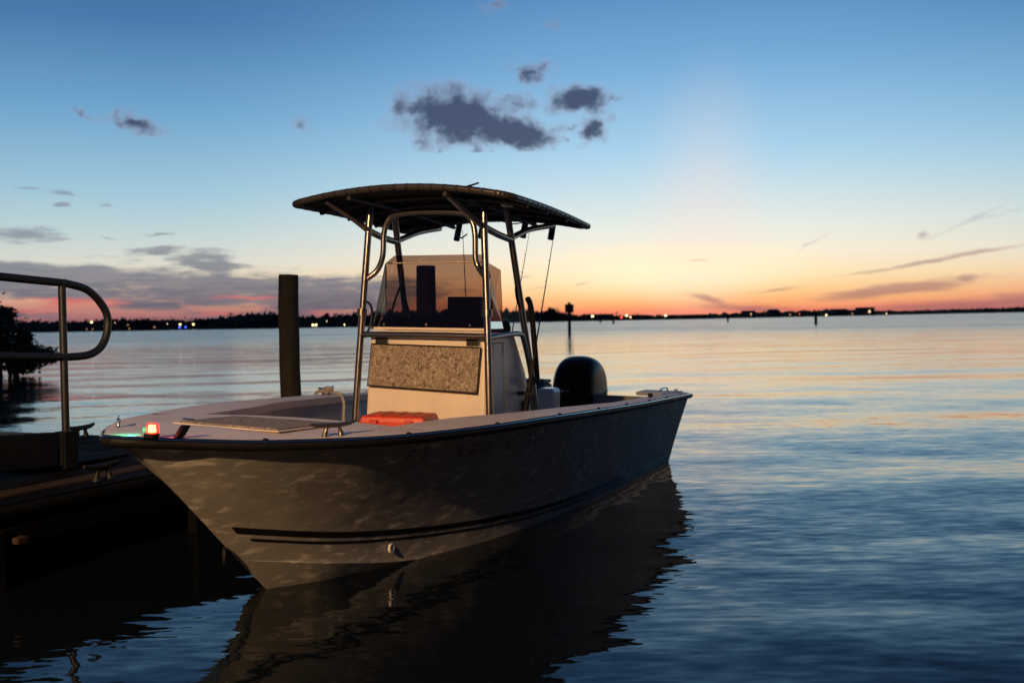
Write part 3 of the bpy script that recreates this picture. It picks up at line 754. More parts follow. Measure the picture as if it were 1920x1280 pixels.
def stat(s):
    e = s ** 1.35
    us = lerp(-.94, UT + .02, e); uc = lerp(-.224, UT, e); uk = lerp(.30, UT - .03, e)
    over = lerp(.09, .03, min(1, max(0, (us + .94) / 2.2)))
    b_ = max(0.0, pchip(us, SU, SB) - over) * min(1.0, s * 14) ** .5 if s < 1 / 14 else pchip(us, SU, SB) - over
    if s == 0: b_ = 0
    return (us, b_, sheer_z(us) - .050), (uc, pchip(uc, CU, CV), pchip(uc, CU, CZ)), (uk, 0.0, pchip(uk, KU, KZ))
def hull_side(s, t):
    S_, C_, K_ = stat(s)
    k = lerp(.95, .12, min(1, s / .6) ** .8)
    ft = t ** (1 + k)
    return (lerp(C_[0], S_[0], t), lerp(C_[1], S_[1], ft), lerp(C_[2], S_[2], t))
def hull_bottom(s, t):
    S_, C_, K_ = stat(s)
    return (lerp(K_[0], C_[0], t), lerp(K_[1], C_[1] - .0, t), lerp(K_[2], C_[2] - .012 * min(1, s * 8), t))
mb = MB()
for sg in (1, -1):
    rows = []
    for i in range(NS + 1):
        s = i / NS
        row = [B(p[0], sg * p[1], p[2]) for p in [hull_bottom(s, k / 5) for k in range(6)] + [hull_side(s, k / NT) for k in range(NT + 1)]]
        rows.append(row)
    mb.grid(rows, flip=(sg > 0))
    tr_ = rows[-1]
    b0 = len(mb.v); mb.v += [tuple(p) for p in tr_] + [tuple(B(UT - .0, 0, p.z)) for p in tr_]; n = len(tr_)
    for k in range(n - 1):
        f = (b0 + k, b0 + k + 1, b0 + n + k + 1, b0 + n + k); mb.f.append(f if sg < 0 else f[::-1])
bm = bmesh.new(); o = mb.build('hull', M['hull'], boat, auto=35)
bm.from_mesh(o.data); bmesh.ops.remove_doubles(bm, verts=bm.verts, dist=.0015); bmesh.ops.recalc_face_normals(bm, faces=bm.faces); bm.to_mesh(o.data); bm.free()
o.data.polygons.foreach_set('use_smooth', [True] * len(o.data.polygons)); o.data.set_sharp_from_angle(angle=radians(30))

def on_side(s, z):
    lo, hi = 0.0, 1.0
    for _ in range(30):
        m_ = (lo + hi) / 2
        if hull_side(s, m_)[2] < z: lo = m_
        else: hi = m_
    return (lo + hi) / 2
def side_normal(s, t):
    a = Vector(hull_side(min(1, s + .004), t)) - Vector(hull_side(max(0, s - .004), t)); c = Vector(hull_side(s, min(1, t + .01))) - Vector(hull_side(s, max(0, t - .01)))
    n = a.cross(c); n.normalize()
    if n.y < 0: n = -n
    return n
_HB = [[hull_side(i / 160, k / 30) for k in range(31)] for i in range(161)]
def hull_b(u, z):
    best = None
    for row in _HB:
        for k in range(30):
            if row[k][2] <= z <= row[k + 1][2] or (k == 0 and z < row[0][2]):
                f = 0 if z < row[0][2] else (z - row[k][2]) / max(1e-6, row[k + 1][2] - row[k][2])
                uu = lerp(row[k][0], row[k + 1][0], f); vv = lerp(row[k][1], row[k + 1][1], f)
                if best is None or abs(uu - u) < best[0]: best = (abs(uu - u), vv)
                break
    return best[1]
def ribbon(sg, zc0, zc1, u_start, mat, name):
    o = MB(); rows = []
    for i in range(70):
        s = .005 + (.995) * (i / 69)
        uu = hull_side(s, .3)[0]
        if uu < u_start: continue
        row = []
        for zf in (zc0, zc1):
            uq = uu
            for _ in range(4): t = on_side(s, zf(uq)); uq = hull_side(s, t)[0]
            p = Vector(hull_side(s, t)) + side_normal(s, t) * .003; row.append(p)
        row = [B(p.x, sg * p.y, p.z) for p in row]; rows.append(row)
    o.grid(rows, flip=sg > 0); return o.build(name, mat, boat)
def up_(u):                                  # sheer of the boot stripe: one smooth sweep
    return .128 + .215 * exp(-max(0.0, u + .05) / 1.05) if u > -.05 else .343 - .215 / 1.05 * (u + .05)
for sg in (1, -1):
    ribbon(sg, lambda u: up_(u) - .034, lambda u: up_(u), -.38, M['stripe'], 'boot_stripe')
    ribbon(sg, lambda u: up_(u) - .070, lambda u: up_(u) - .055, -.345, M['stripe'], 'pin_stripe')

# sheer path (deck edge), bow to stern
def sheer_path(sg, n=90, off=0.0, dz=0.0):
    pts = []
    for i in range(n + 1):
        e = (i / n) ** 1.9; u = lerp(-1.067, UT + .03, e)
        pts.append(B(u, sg * max(0.0, sheer_b(u) + off), sheer_z(u) + dz))
    return pts
# rub rail: one moulding round port side, bow and starboard side, closed section
port = sheer_path(1); star = sheer_path(-1)
loop = list(reversed(star)) + port[1:]
rows = []
for i, p in enumerate(loop):
    a = loop[max(0, i - 1)]; c_ = loop[min(len(loop) - 1, i + 1)]
    t = (c_ - a); t.z = 0; t.normalize(); nrm = Vector((t.y, -t.x, 0))
    ctr = Vector((1.6, 0, 0)); out = nrm if nrm.dot(Vector((p.x - 1.6, p.y, 0))) > 0 or abs(p.x - 1.6) > 3 and nrm.dot(Vector((p.x - 1.6, p.y, 0))) > 0 else -nrm
    rows.append([p + out * d + Vector((0, 0, z)) for d, z in ((-.05, -.004), (.0, -.002), (.012, -.007), (.017, -.022), (.012, -.038), (-.005, -.048), (-.06, -.052))])
mb = MB(); mb.grid(rows); o = mb.build('rub_rail', M['rubrail'], boat, auto=60)
# thin stainless insert on the rail's shoulder
mb = MB(); mb.tube([r_[2] + Vector((0, 0, .003)) for r_ in rows], .0045, 6); mb.build('rail_insert', M['steel'], boat)

# deck moulding: foredeck, gunwales, transom cap
UF = .12                                    # aft edge of the foredeck
def inner(u): return max(.05, sheer_b(u) - interp(u, [UF, .5, .85, 1.2, 2.1, 2.8, 5.2], [.30, .38, .40, .32, .25, .17, .16]))
mb = MB(); rows = []
for i in range(34):
    e = (i / 33) ** 1.7; u = lerp(-1.066, UF, e); bb = sheer_b(u) - .002
    rows.append([B(u + (.10 * (1 - (k / 16 - 1) ** 2) if i == 33 else .10 * (1 - (k / 16 - 1) ** 2) * e), bb * (k / 16 - 1), sheer_z(u) + .004 + .02 * (1 - (k / 16 - 1) ** 2) * min(1, bb * 2)) for k in range(33)])
mb.grid(rows, flip=True)
fore_edge = rows[-1]
for sg in (1, -1):
    rows = []
    for i in range(60):
        u = lerp(UF, UT - .02, i / 59); bo = sheer_b(u) - .002; bi = inner(u)
        if u > 4.75: bi = lerp(bi, bi - .10, min(1, (u - 4.75) / .2))
        z = sheer_z(u) + .004
        rows.append([B(u, sg * bo, z), B(u, sg * lerp(bo, bi, .3), z + .008), B(u, sg * lerp(bo, bi, .8), z + .008), B(u, sg * bi, z), B(u, sg * bi, z - .05)])
    mb.grid(rows, flip=sg < 0)
mb.build('deck', M['deck'], boat, auto=50)
# liner
FLOOR = lambda u: interp(u, [1.15, 1.20], [.58, .285])     # raised casting deck forward, cockpit sole aft
mb = MB()
for sg in (1, -1):
    rows = []
    for i in range(60):
        u = lerp(UF, UT - .12, i / 59); bi = inner(u); z = sheer_z(u); fl_ = FLOOR(u)
        lim = lambda zz: hull_b(u, zz) - .03
        rows.append([B(u, sg * bi, z - .03), B(u, sg * min(bi + .02, lim(z - .09)), z - .07), B(u, sg * min(bi - .01, lim(max(fl_, .62))), max(fl_, .62)), B(u, sg * min(bi - .04, lim(fl_)), fl_ - .005)])
    mb.grid(rows, flip=sg < 0)
rows = [[Vector((p.x, p.y, p.z - .001)) for p in fore_edge[5:-5]], [Vector((p.x + .02, p.y * .84, .575)) for p in fore_edge[5:-5]]]
mb.grid(rows, flip=True)
mb.build('cockpit_liner', M['liner'], boat)
mb = MB(); mb.grid([[B(lerp(1.17, UT - .1, i / 30), k * (min(inner(lerp(1.17, UT, i / 30)) - .02, hull_b(lerp(1.17, UT, i / 30), .29) - .03)), .285) for k in (-1, 0, 1)] for i in range(31)], flip=True)
mb.build('cockpit_sole', M['liner'], boat)
mb = MB(); mb.grid([[B(lerp(UF, 1.19, i / 10), k * (min(inner(max(UF, lerp(UF, 1.19, i / 10))) - .02, hull_b(lerp(UF, 1.19, i / 10), z_) - .04)), z_) for k in (-1, 0, 1)] for i, z_ in [(q, .58) for q in range(11)] + [(10, .30)]], flip=True)
mb.build('casting_deck', M['deck'], boat)
# transom cap and splash well
mb = MB(); mb.box((UT - .10, 0, .44), (.09, .74, .06)); mb.build('transom_cap', M['deck'], boat, smooth=False, bevel=.02)
mb = MB(); mb.box((UT - .62, 0, .37), (.035, .98, .09)); mb.build('well_bulkhead', M['liner'], boat, smooth=False, bevel=.012)
for sg in (1, -1):
    mb = MB(); mb.poly([B(4.45, sg * (inner(4.45) + .05), .72), B(5.10, sg * (inner(5.1) + .10), .695), B(5.10, sg * .72, .695), B(4.75, sg * .72, .70)], (0, 0, .034)); mb.build('corner_coaming', M['liner'], boat, smooth=False, bevel=.012)
    mb = MB(); mb.tube(spline([B(4.78, sg * .95, .725), B(4.80, sg * .95, .76), B(4.95, sg * .97, .765), B(4.97, sg * .97, .725)], 4), .008, 8); mb.build('grab_ring', M['steel'], boat)
cleat(boat, 4.95, 1.06, .716, .07, 0.0, 'steel', .7)

# foredeck hatch with its carpet, latch
def fz(u): return sheer_z(u) + .022
hp = [(-.36, -.30), (-.46, .42), (.04, .46), (.08, -.26)]
mb = MB(); mb.poly([B(u, v, fz(u) + .001) for u, v in hp], (0, 0, .005)); mb.build('hatch_frame', M['console'], boat, smooth=False, bevel=.005)
mb = MB(); mb.poly([B(lerp(-.16, u, .9), lerp(.05, v, .93), fz(u) + .0065) for u, v in hp], (0, 0, .007)); o = mb.build('foredeck_hatch', M['hatchmat'], boat, smooth=False, bevel=.004)
mb = MB(); mb.tube([B(-.28, -.30, fz(-.28) + .017), B(-.29, -.22, fz(-.28) + .018)], .006, 8); mb.build('hatch_latch', M['steel'], o)

# navigation light on the bow: red to port, green to starboard
NL = (-1.0, .150)
nl = MB(); nl.box((NL[0], -NL[1], fz(-1.0) - .010), (.024, .024, .010)); nav = nl.build('navigation_light', M['black'], boat, smooth=False, bevel=.004)
a = MB(); zb = fz(-1.0) + .0005
a.lathe([(.026, 0), (.027, .006), (.024, .036), (.020, .042)], (NL[0] + .004, -NL[1] - .004, zb), 'z', 14); a.build('red_lens', M['redlens'], nav)
a = MB(); a.lathe([(.016, .006), (.0175, .010), (.015, .034), (.010, .038)], (NL[0] - .010, -NL[1] - .013, zb), 'z', 10); a.build('bulb', M['hotlens'], nav)
a = MB(); a.box((NL[0] - .012, -NL[1] + .026, zb + .014), (.010, .004, .010)); a.build('green_lens', M['greenlens'], nav, smooth=False, bevel=.003)
def nav_lamp(name, loc, col, e, aim, size):
    l = bpy.data.lights.new(name, 'SPOT'); ob = bpy.data.objects.new(name, l); COL.objects.link(ob); ob.parent = nav
    ob.location = loc; l.energy = e; l.color = col; l.shadow_soft_size = .012; l.spot_size = radians(size); l.spot_blend = .25
    ob.rotation_euler = Vector(aim).to_track_quat('-Z', 'Y').to_euler()
nav_lamp('green_beam', (NL[0] - .03, -NL[1] + .052, zb + .030), (.03, 1.0, .42), 1.7, (.05, .95, -.24), 110)
nav_lamp('red_beam', (NL[0] + .036, -NL[1] - .034, zb + .028), (1.0, .03, .05), .5, (.75, -.6, -.30), 110)

# bow chock, cleats, rings
a = MB(); a.poly([B(-.925, .195, fz(-.86) - .012), B(-.88, .212, fz(-.86) - .012), B(-.845, .222, fz(-.86) + .040), B(-.885, .206, fz(-.86) + .044)], B(-.010, .024, 0)); a.build('bow_chock', M['black'], boat, smooth=False, bevel=.008)
cleat(boat, -.33, .640, .890, .125, -.42, 'darkalu', .95)
cleat(boat, -.55, -.47, .892, .06, .75, 'steel', .8)
cleat(boat, 2.20, -1.05, .822, .10, 0.0, 'steel', 1.0)
def ring(u, v, z, rr, tr_, name, axis):
    o = MB(); pts = []
    for k in range(16):
        q_ = 2 * pi * k / 16
        pts.append(B(u, v, z) + (Vector((cos(q_) * rr, 0, sin(q_) * rr)) if axis == 'y' else Vector((cos(q_) * rr * .6, cos(q_) * rr * .5, sin(q_) * rr))))
    o.tube(pts, tr_, 8, closed=True); return o.build(name, M['gelcoat'] if axis == 'y' else M['galv'], boat)
s_ = .255
tt = on_side(s_, .125); hs = Vector(hull_side(s_, tt)); hn = side_normal(s_, tt)
for k in range(24):                                # find the station at u = .61
    s_ = .12 + k * .012; tt = on_side(s_, .125); hs = Vector(hull_side(s_, tt))
    if hs.x > .60: break
o = ring(hs.x, hs.y + .010, .125, .024, .008, 'drain_fitting', 'y')
ring(-.33, 0, .245, .038, .009, 'bow_eye', 'x')
# fastener bumps along the rub rail
for k, e in enumerate((.06, .16, .27, .40, .52, .63, .74, .84, .93)):
    u = lerp(-1.0, UT, e); o = MB(); o.lathe([(.012, 0), (.012, .012), (.006, .016)], B(u, sheer_b(u) - .006, sheer_z(u) - .004), 'z', 8); o.build('rail_fastener', M['rubrail'], boat)
o = MB(); o.tube([B(3.95, sheer_b(3.95) - .1, .735), B(3.95, sheer_b(3.95) - .1, .79)], .02, 10); o.build('gunwale_rod_cup', M['black'], boat)

# registration marks below the rail: dark slanted strokes, too dim to read
glyphs = [((0, 0), (0, 1)), ((0, 1), (.6, 1)), ((0, .55), (.5, .55))], [((0, 1), (0, 0)), ((0, 0), (.55, 0))], [((0, 1), (.6, 1)), ((.6, 1), (.25, 0))], [((0, .5), (.6, .5)), ((.6, 1), (.6, 0)), ((0, 1), (0, .5))], [((0, 0), (.6, 0)), ((.6, 0), (.6, 1)), ((.6, 1), (0, 1)), ((0, 1), (0, 0))], [((0, 1), (.55, 1)), ((.55, 1), (.55, 0)), ((.55, 0), (0, 0))]
for k in range(8):
    if k in (2, 6): continue
    o = MB()
    for (p0, p1) in glyphs[k % 6]:
        pts = []
        for (gx, gy) in (p0, p1):
            uu = .15 + k * .115 + gx * .075 + gy * .02
            best = min((abs(hull_side(i / 300, .86)[0] - uu), i / 300) for i in range(300))[1]
            t = .855 + .075 * gy; p = Vector(hull_side(best, t)) + side_normal(best, t) * .004
            pts.append(B(p.x, p.y, p.z))
        o.tube(pts, .0045, 6)
    o.build('registration_mark', M['dimmark'], boat)

# console
def prism(name, prof, v0a, v1a, mat, parent, bevel=.0):
    """profile in (u, z, halfwidth) swept across the boat"""
    o = MB(); n = len(prof)
    o.v += [tuple(B(u, -hw, z)) for u, z, hw in prof] + [tuple(B(u, hw, z)) for u, z, hw in prof]
    o.f.append(tuple(range(n))); o.f.append(tuple(reversed(range(n, 2 * n))))
    for i in range(n):
        j = (i + 1) % n; o.f.append((j, i, n + i, n + j))
    return o.build(name, mat, parent, smooth=False, bevel=bevel, bseg=3)
con = prism('console', [(1.80, .28, .485), (1.86, 1.345, .455), (2.40, 1.325, .445), (2.62, 1.02, .45), (2.74, .70, .46), (2.76, .28, .47)], 0, 0, M['console'], boat, .022)
bpy.context.view_layer.update()
def face_u(z): return lerp(1.80, 1.86, (z - .28) / 1.065)
# padded cushion on the front
pz0, pz1 = .935, 1.235
pc = [B(face_u(pz0) - .004, -.445, pz0 + .012), B(face_u(pz0) - .004, .415, pz0 - .012), B(face_u(pz1) - .004, .435, pz1), B(face_u(pz1) - .004, -.42, pz1 + .01)]
a = MB(); a.poly(pc, (-.03, 0, 0)); pad = a.build('seat_pad', M['pad'], con, smooth=False, bevel=.010)
a = MB(); a.tube([p + Vector((-.031, 0, 0)) for p in (lambda c: [c[0] * 1.0, c[1], c[2], c[3]])([Vector(p) for p in pc])], .006, 6, closed=True); a.build('piping', M['cork'], pad)
for v in (-.36, .36):
    a = MB(); a.box(B(face_u(1.275) - .006, v, 1.272), (.006, .045, .028)); a.build('pad_bracket', M['galv'], con, smooth=False, bevel=.003)
    a = MB(); a.box(B(face_u(1.275) - .013, v + .052 * (1 if v < 0 else 1), 1.272), (.006, .008, .026)); a.build('pad_clip', M['steel'], con, smooth=False, bevel=.002)
for v in (-.425, 0, .425):
    a = MB(); a.lathe([(.007, 0), (.007, -.004), (.004, -.006)][::-1], B(face_u(1.30) - .001, v, 1.295), 'x', 8); a.build('screw', M['screw'], con)
for (z, v) in ((.62, -.1), (.62, .3)):
    pass
# side door seam, latch
sidev = lambda u, z: lerp(.485, .452, (z - .28) / 1.07)
a = MB()
for p0, p1 in [((1.98, 1.26), (2.16, 1.26)), ((2.16, 1.26), (2.22, .40)), ((1.98, 1.26), (1.96, .40))]:
    a.tube([B(p0[0], sidev(*p0) + .001, p0[1]), B(p1[0], sidev(*p1) + .001, p1[1])], .003, 6)
a.build('door_seam', M['seatgrey'], con)
a = MB(); a.box(B(2.52, sidev(2.52, .78) + .006, .78), (.022, .008, .035)); a.build('door_latch', M['black'], con, smooth=False, bevel=.004)
# dash hood and helm
a = MB(); a.poly([B(1.925, -.43, 1.348), B(1.925, .43, 1.348), B(2.36, .42, 1.33), B(2.36, -.42, 1.33)], (0, 0, .095)); a.build('dash', M['black'], con, smooth=False, bevel=.01)
a = MB(); a.lathe([(.17 + .014 * cos(q_), .014 * sin(q_)) for q_ in [2 * pi * k / 10 for k in range(11)]], (0, 0, 0), 'x', 28); a.lathe([(.03, -.03), (.03, .03)], (0, 0, 0), 'x', 10)
for k in range(3): a.tube([(0, .02 * cos(k * 2.1), .02 * sin(k * 2.1)), (0, .17 * cos(k * 2.1), .17 * sin(k * 2.1))], .009, 6)
o = a.build('steering_wheel', M['black'], boat); o.location = B(2.66, -.12, 1.14); o.rotation_euler = (0, radians(-28), 0)
a = MB(); a.lathe([(.03, 0), (.045, .02), (.05, .055), (.035, .085), (.015, .095)], B(2.34, .33, 1.33), 'z', 14); a.build('compass', M['black'], con)
a = MB(); a.lathe([(.05, 0), (.055, .03), (.045, .07), (.02, .09)], B(2.30, .40, 1.33), 'z', 14); a.build('spotlight', M['black'], con)
a = MB(); a.box(B(2.25, .115, 1.47), (.035, .132, .118)); pl_ = a.build('chartplotter', M['black'], con, smooth=False, bevel=.012)
a = MB(); a.tube([B(2.25, -.04, 1.47), B(2.25, -.02, 1.47)], .03, 10); a.tube([B(2.25, .115, 1.34), B(2.25, .115, 1.37)], .05, 10); a.build('bracket', M['black'], pl_)
# windshield: five flat panes of smoked acrylic
WB = [(-.47, 2.12, 1.362), (-.455, 1.90, 1.362), (.455, 1.90, 1.362), (.47, 2.12, 1.362)]
WC = [(-.455, 2.10, 1.775), (-.40, 1.985, 1.825), (.40, 1.985, 1.825), (.455, 2.10, 1.775)]
WT = [(-.345, 2.015, 1.880), (.345, 2.015, 1.880)]
def pane(name, pts, nrm, parent):
    a = MB(); a.poly([B(u, v, z) for (v, u, z) in pts], Vector(nrm) * .005); return a.build(name, M['acrylic'], parent, smooth=False)
ws = pane('windshield', [WB[1], WB[2], WC[2], WC[1]], (-.98, 0, .18), boat)
pane('top_pane', [(-.398, 1.987, 1.829), (.398, 1.987, 1.829), WT[1], WT[0]], (-.85, 0, .5), ws)
for sg in (1, -1):
    pane('side_pane', [(sg * .457, 1.903, 1.362), (sg * .472, 2.12, 1.362), (sg * .457, 2.10, 1.775), (sg * .403, 1.987, 1.825)], B(-.35, sg * .94, 0), ws)
a = MB(); a.tube([B(1.985, -.40, 1.826), B(1.985, .40, 1.826)], .005, 6); a.build('crease_trim', M['console'], ws)
a = MB(); a.poly([B(1.888, -.47, 1.347), B(1.888, .47, 1.347), B(1.908, .47, 1.347), B(1.908, -.47, 1.347)], (0, 0, .018)); a.build('base_trim', M['console'], ws, smooth=False, bevel=.003)
for v in (-.36, -.02, .32):
    a = MB(); a.lathe([(.008, 0), (.008, -.006), (.004, -.009)][::-1], B(1.892, v, 1.385), 'x', 8); a.build('screw', M['screw'], ws)
# forward seat box and the white fittings aft
a = MB(); a.box(B(1.50, 0, .455), (.27, .36, .175)); a.build('forward_seat', M['console'], boat, smooth=False, bevel=.025)
a = MB(); a.box(B(3.50, .31, .56), (.10, .075, .28)); a.build('bait_well', M['gelcoat'], boat, smooth=False, bevel=.03)
a = MB(); a.box(B(3.98, -.04, .56), (.12, .17, .28)); a.build('leaning_post', M['seatgrey'], boat, smooth=False, bevel=.035)
a = MB(); a.poly([B(3.88, -.20, .842), B(3.88, .12, .842), B(4.08, .12, .842), B(4.08, -.20, .842)], (0, 0, .03)); a.build('seat_cushion', M['seatgrey'], boat, smooth=False, bevel=.012)

# tower frame
TR = .0245
def tb(name, pts, r_=TR, n=6, mat='alu', parent=None, seg=12):
    a = MB(); a.tube(spline(pts, n), r_, seg); return a.build(name, M[mat], parent or boat)
legs = {}
for sg in (1, -1):
    tb('front_leg', [B(1.76, sg * .535, .28), B(1.775, sg * .525, .75), B(1.80, sg * .495, 1.35), B(1.825, sg * .455, 2.02), B(1.84, sg * .445, 2.25)])
    tb('rear_leg', [B(2.74, sg * .52, .28), B(2.625, sg * .51, .90), B(2.46, sg * .49, 1.42), B(2.26, sg * .465, 2.05), B(2.20, sg * .455, 2.25)])
    tb('side_bar', [B(1.825, sg * .455, 2.055), B(2.04, sg * .465, 2.02), B(2.27, sg * .465, 2.00)], .024)
    tb('front_brace', [B(1.825, sg * .455, 2.055), B(1.66, sg * (.50 if sg < 0 else .40), 2.14), B(1.46, sg * (.58 if sg < 0 else .36), 2.235)], .022)
    tb('rear_brace', [B(2.27, sg * .465, 2.01), B(2.62, sg * .47, 2.10), B(3.05, sg * .50, 2.165)], .022)
    a = MB(); zc = 1.445; a.tube([B(1.802, sg * .492, zc), B(1.804, sg * .490, zc + .05)], .036, 14); a.build('leg_clamp', M['alu'], boat)
    tb('console_rail', [B(1.79, sg * .50, 1.30), B(2.05, sg * .50, 1.315), B(2.36, sg * .50, 1.32), B(2.45, sg * .50, 1.27), B(2.60, sg * .50, 1.02), B(2.66, sg * .50, .90)], .019)
tb('hoop', [B(1.812, -.475, 1.70), B(1.85, -.40, 1.765), B(1.85, -.350, 1.87), B(1.85, -.340, 2.03), B(1.85, -.305, 2.125), B(1.85, -.235, 2.165), B(1.85, .03, 2.175),
             B(1.85, .275, 2.155), B(1.85, .350, 2.10), B(1.85, .375, 2.0), B(1.85, .380, 1.85), B(1.85, .405, 1.78), B(1.812, .475, 1.71)], .0205, 6)
tb('console_bar', [B(1.797, -.50, 1.312), B(1.797, 0, 1.315), B(1.797, .50, 1.312)], .021, 2)
# canopy: cambered laced fabric on a tubular frame
CF, CR, CW = 1.40, 3.04, .815
def can(u, v):
    t = (u - CF) / (CR - CF)
    return lerp(2.295, 2.225, t) - .085 * (v / CW) ** 2 + .016 * sin(pi * max(0, min(1, t)))
def cline(u0, v0, u1, v1, n, dz): return [B(lerp(u0, u1, i / n), lerp(v0, v1, i / n), can(lerp(u0, u1, i / n), lerp(v0, v1, i / n)) + dz) for i in range(n + 1)]
rows_t = []
for i in range(25):
    u = lerp(CF + .02, CR - .02, i / 24); rows_t.append([B(u, lerp(-CW + .02, CW - .02, k / 24), can(u, lerp(-CW, CW, k / 24)) + .012) for k in range(25)])
a = MB(); a.grid(rows_t, flip=True); a.grid([[p - Vector((0, 0, .012)) for p in r_] for r_ in rows_t]); cv = a.build('canopy', M['canvas'], boat)
per = []
rc = .085
corners = [(CF, -CW), (CF, CW), (CR, CW), (CR, -CW)]
for ci, (cu, cvv) in enumerate(corners):
    pv = corners[ci - 1]; nx_ = corners[(ci + 1) % 4]
    d0 = Vector((pv[0] - cu, pv[1] - cvv)).normalized(); d1 = Vector((nx_[0] - cu, nx_[1] - cvv)).normalized()
    for k in range(7):
        t = k / 6; q0 = Vector((cu, cvv)) + d0 * rc * (1 - t) ** 2 + d1 * rc * t ** 2
        per.append((q0.x, q0.y))
    a0 = Vector((cu, cvv)) + d1 * rc; b0 = Vector(nx_) - d1 * rc
    for k in range(1, 16): q0 = a0.lerp(b0, k / 16); per.append((q0.x, q0.y))
pp = [B(u, v, can(u, v)) for u, v in per]
a = MB(); a.tube(pp, .021, 10, closed=True); a.build('canopy_rim', M['darkalu'], boat)
a = MB()
tot = len(pp)
for i in range(tot):
    for f in (0.0,):
        p = pp[i].lerp(pp[(i + 1) % tot], f); d = (pp[(i + 1) % tot] - pp[i]).normalized()
        a.tube([p - d * .010, p, p + d * .010], [.0212, .0228, .0212], 8)
lc = a.build('lacing', M['lace'], cv); tag(lc, kind='stuff')
for u in (1.75, 2.12, 2.52, 2.86):
    a = MB(); a.tube(cline(u, -CW + .01, u, CW - .01, 20, -.026), .017, 8); a.build('roof_bow', M['blacktube'], boat)
for v in (-.36, .36):
    a = MB(); a.tube(cline(CF + .01, v, CR - .01, v, 16, -.040), .017, 8); a.build('roof_runner', M['blacktube'], boat)
a = MB(); a.lathe([(.05, 0), (.055, -.012), (.03, -.028)][::-1], B(2.06, .53, can(2.06, .53) - .008), 'z', 14); a.build('dome_light', M['gelcoat'], boat)
a = MB(); a.lathe([(.045, 0), (.05, -.012), (.03, -.025)][::-1], B(2.05, -.42, can(2.05, -.42) - .008), 'z', 14); a.build('dome_light', M['cowlgrey'], boat)
# rod holders along the rear of the canopy
for k, (v, lit) in enumerate(((-.38, 0), (-.16, 0), (.215, 0), (.455, 1))):
    zc = can(3.12, v)
    a = MB(); a.tube([B(3.12, v, zc - .135), B(3.16, v + .012, zc + (.02 if not lit else .03))], .026, 12); h_ = a.build('rod_holder', M['black'], boat)
    if lit:
        a = MB(); a.tube([B(3.16, v + .012, zc + .03), B(3.172, v + .016, zc + .085), B(3.176, v + .018, zc + .105)], [.026, .026, .033], 12); a.build('holder_flare', M['steel'], h_)
tb('wire', [B(3.10, -.37, 2.12), B(2.95, -.26, 2.075), B(2.9, -.18, 2.10)], .006, 6, 'black', None, 6)
tb('wire', [B(2.42, .30, 2.16), B(2.5, .38, 2.135), B(2.55, .46, 2.15)], .005, 6, 'black', None, 6)
# looms of cable on the tower
tb('cable_loop', [B(2.40, .485, 1.70), B(2.36, .47, 1.66), B(2.38, .475, 1.56), B(2.42, .49, 1.50)], .008, 8, 'black', None, 6)
tb('cable_loop', [B(1.80, -.50, 1.56), B(1.84, -.45, 1.53), B(1.86, -.44, 1.45), B(1.84, -.46, 1.34), B(1.80, -.50, 1.30)], .009, 8, 'black', None, 6)
tb('cable_loop', [B(2.30, -.46, 1.66), B(2.31, -.52, 1.52), B(2.33, -.56, 1.36)], .009, 8, 'black', None, 6)
tb('cable_loop', [B(2.30, -.46, 1.66), B(2.31, -.40, 1.52), B(2.33, -.37, 1.38)], .009, 8, 'black', None, 6)
tb('hinged_arm', [B(2.47, .52, 1.58), B(2.53, .525, 1.50), B(2.60, .53, 1.20), B(2.66, .53, .95)], .022, 8, 'black', None, 8)
# folded antenna on the roof
a = MB(); a.tube([B(1.78, .22, can(1.78, .2) + .02), B(1.86, .26, can(1.8, .3) + .05), B(1.98, .34, can(1.8, .3) + .10)], [.012, .008, .006], 8); a.tube([B(1.74, .16, can(1.74, .16) + .016), B(1.90, .30, can(1.9, .3) + .02)], .010, 8); a.build('antenna', M['black'], boat)
a = MB(); a.tube([B(2.46, .545, .92), B(2.33, .545, .66)], .024, 10); hold = a.build('rod_holder', M['black'], boat)
for z in (.88, .72):
    a = MB(); a.box(B(2.36 + (z - .72) * .5, .525, z), (.03, .06, .012)); a.build('holder_clamp', M['black'], hold, smooth=False, bevel=.003)

# outboard motor
mot = MB(); secs = []
for (z, uf, ua, hw, pw) in [(.20, 5.26, 5.72, .20, 3.4), (.30, 5.18, 5.82, .222, 3.6), (.44, 5.13, 5.88, .232, 3.8), (.60, 5.12, 5.89, .232, 3.8), (.74, 5.12, 5.88, .230, 3.6), (.85, 5.14, 5.85, .222, 3.2), (.925, 5.18, 5.79, .204, 2.8), (.985, 5.25, 5.69, .17, 2.5), (1.018, 5.35, 5.58, .11, 2.2), (1.028, 5.43, 5.51, .04, 2.0)]:
    row = []
    for k in range(32):
        q_ = 2 * pi * k / 32; c_, s2 = cos(q_), sin(q_); e = 2 / pw
        row.append(B((uf + ua) / 2 + (ua - uf) / 2 * abs(c_) ** e * (1 if c_ > 0 else -1), hw * abs(s2) ** e * (1 if s2 > 0 else -1), z))
    secs.append(row)
mot.grid(secs, flip=True, wrap=True); n0 = len(mot.v) - 32; mot.f.append(tuple(range(32))); mot.f.append(tuple(reversed(range(n0, n0 + 32))))
mo = mot.build('outboard_motor', M['cowl'], boat, auto=60); mo.location = (-.10, .05, 0)
mo_sub = mo.modifiers.new('round', 'SUBSURF'); mo_sub.levels = 1; mo_sub.render_levels = 1
a = MB(); a.box(B(5.52, 0, .22), (.16, .075, .22)); a.box(B(5.55, 0, -.15), (.12, .05, .2)); a.build('midsection', M['cowl'], mo, smooth=False, bevel=.03)
a = MB(); a.box(B(5.26, 0, .36), (.10, .11, .16)); a.build('mounting_bracket', M['black'], mo, smooth=False, bevel=.02)
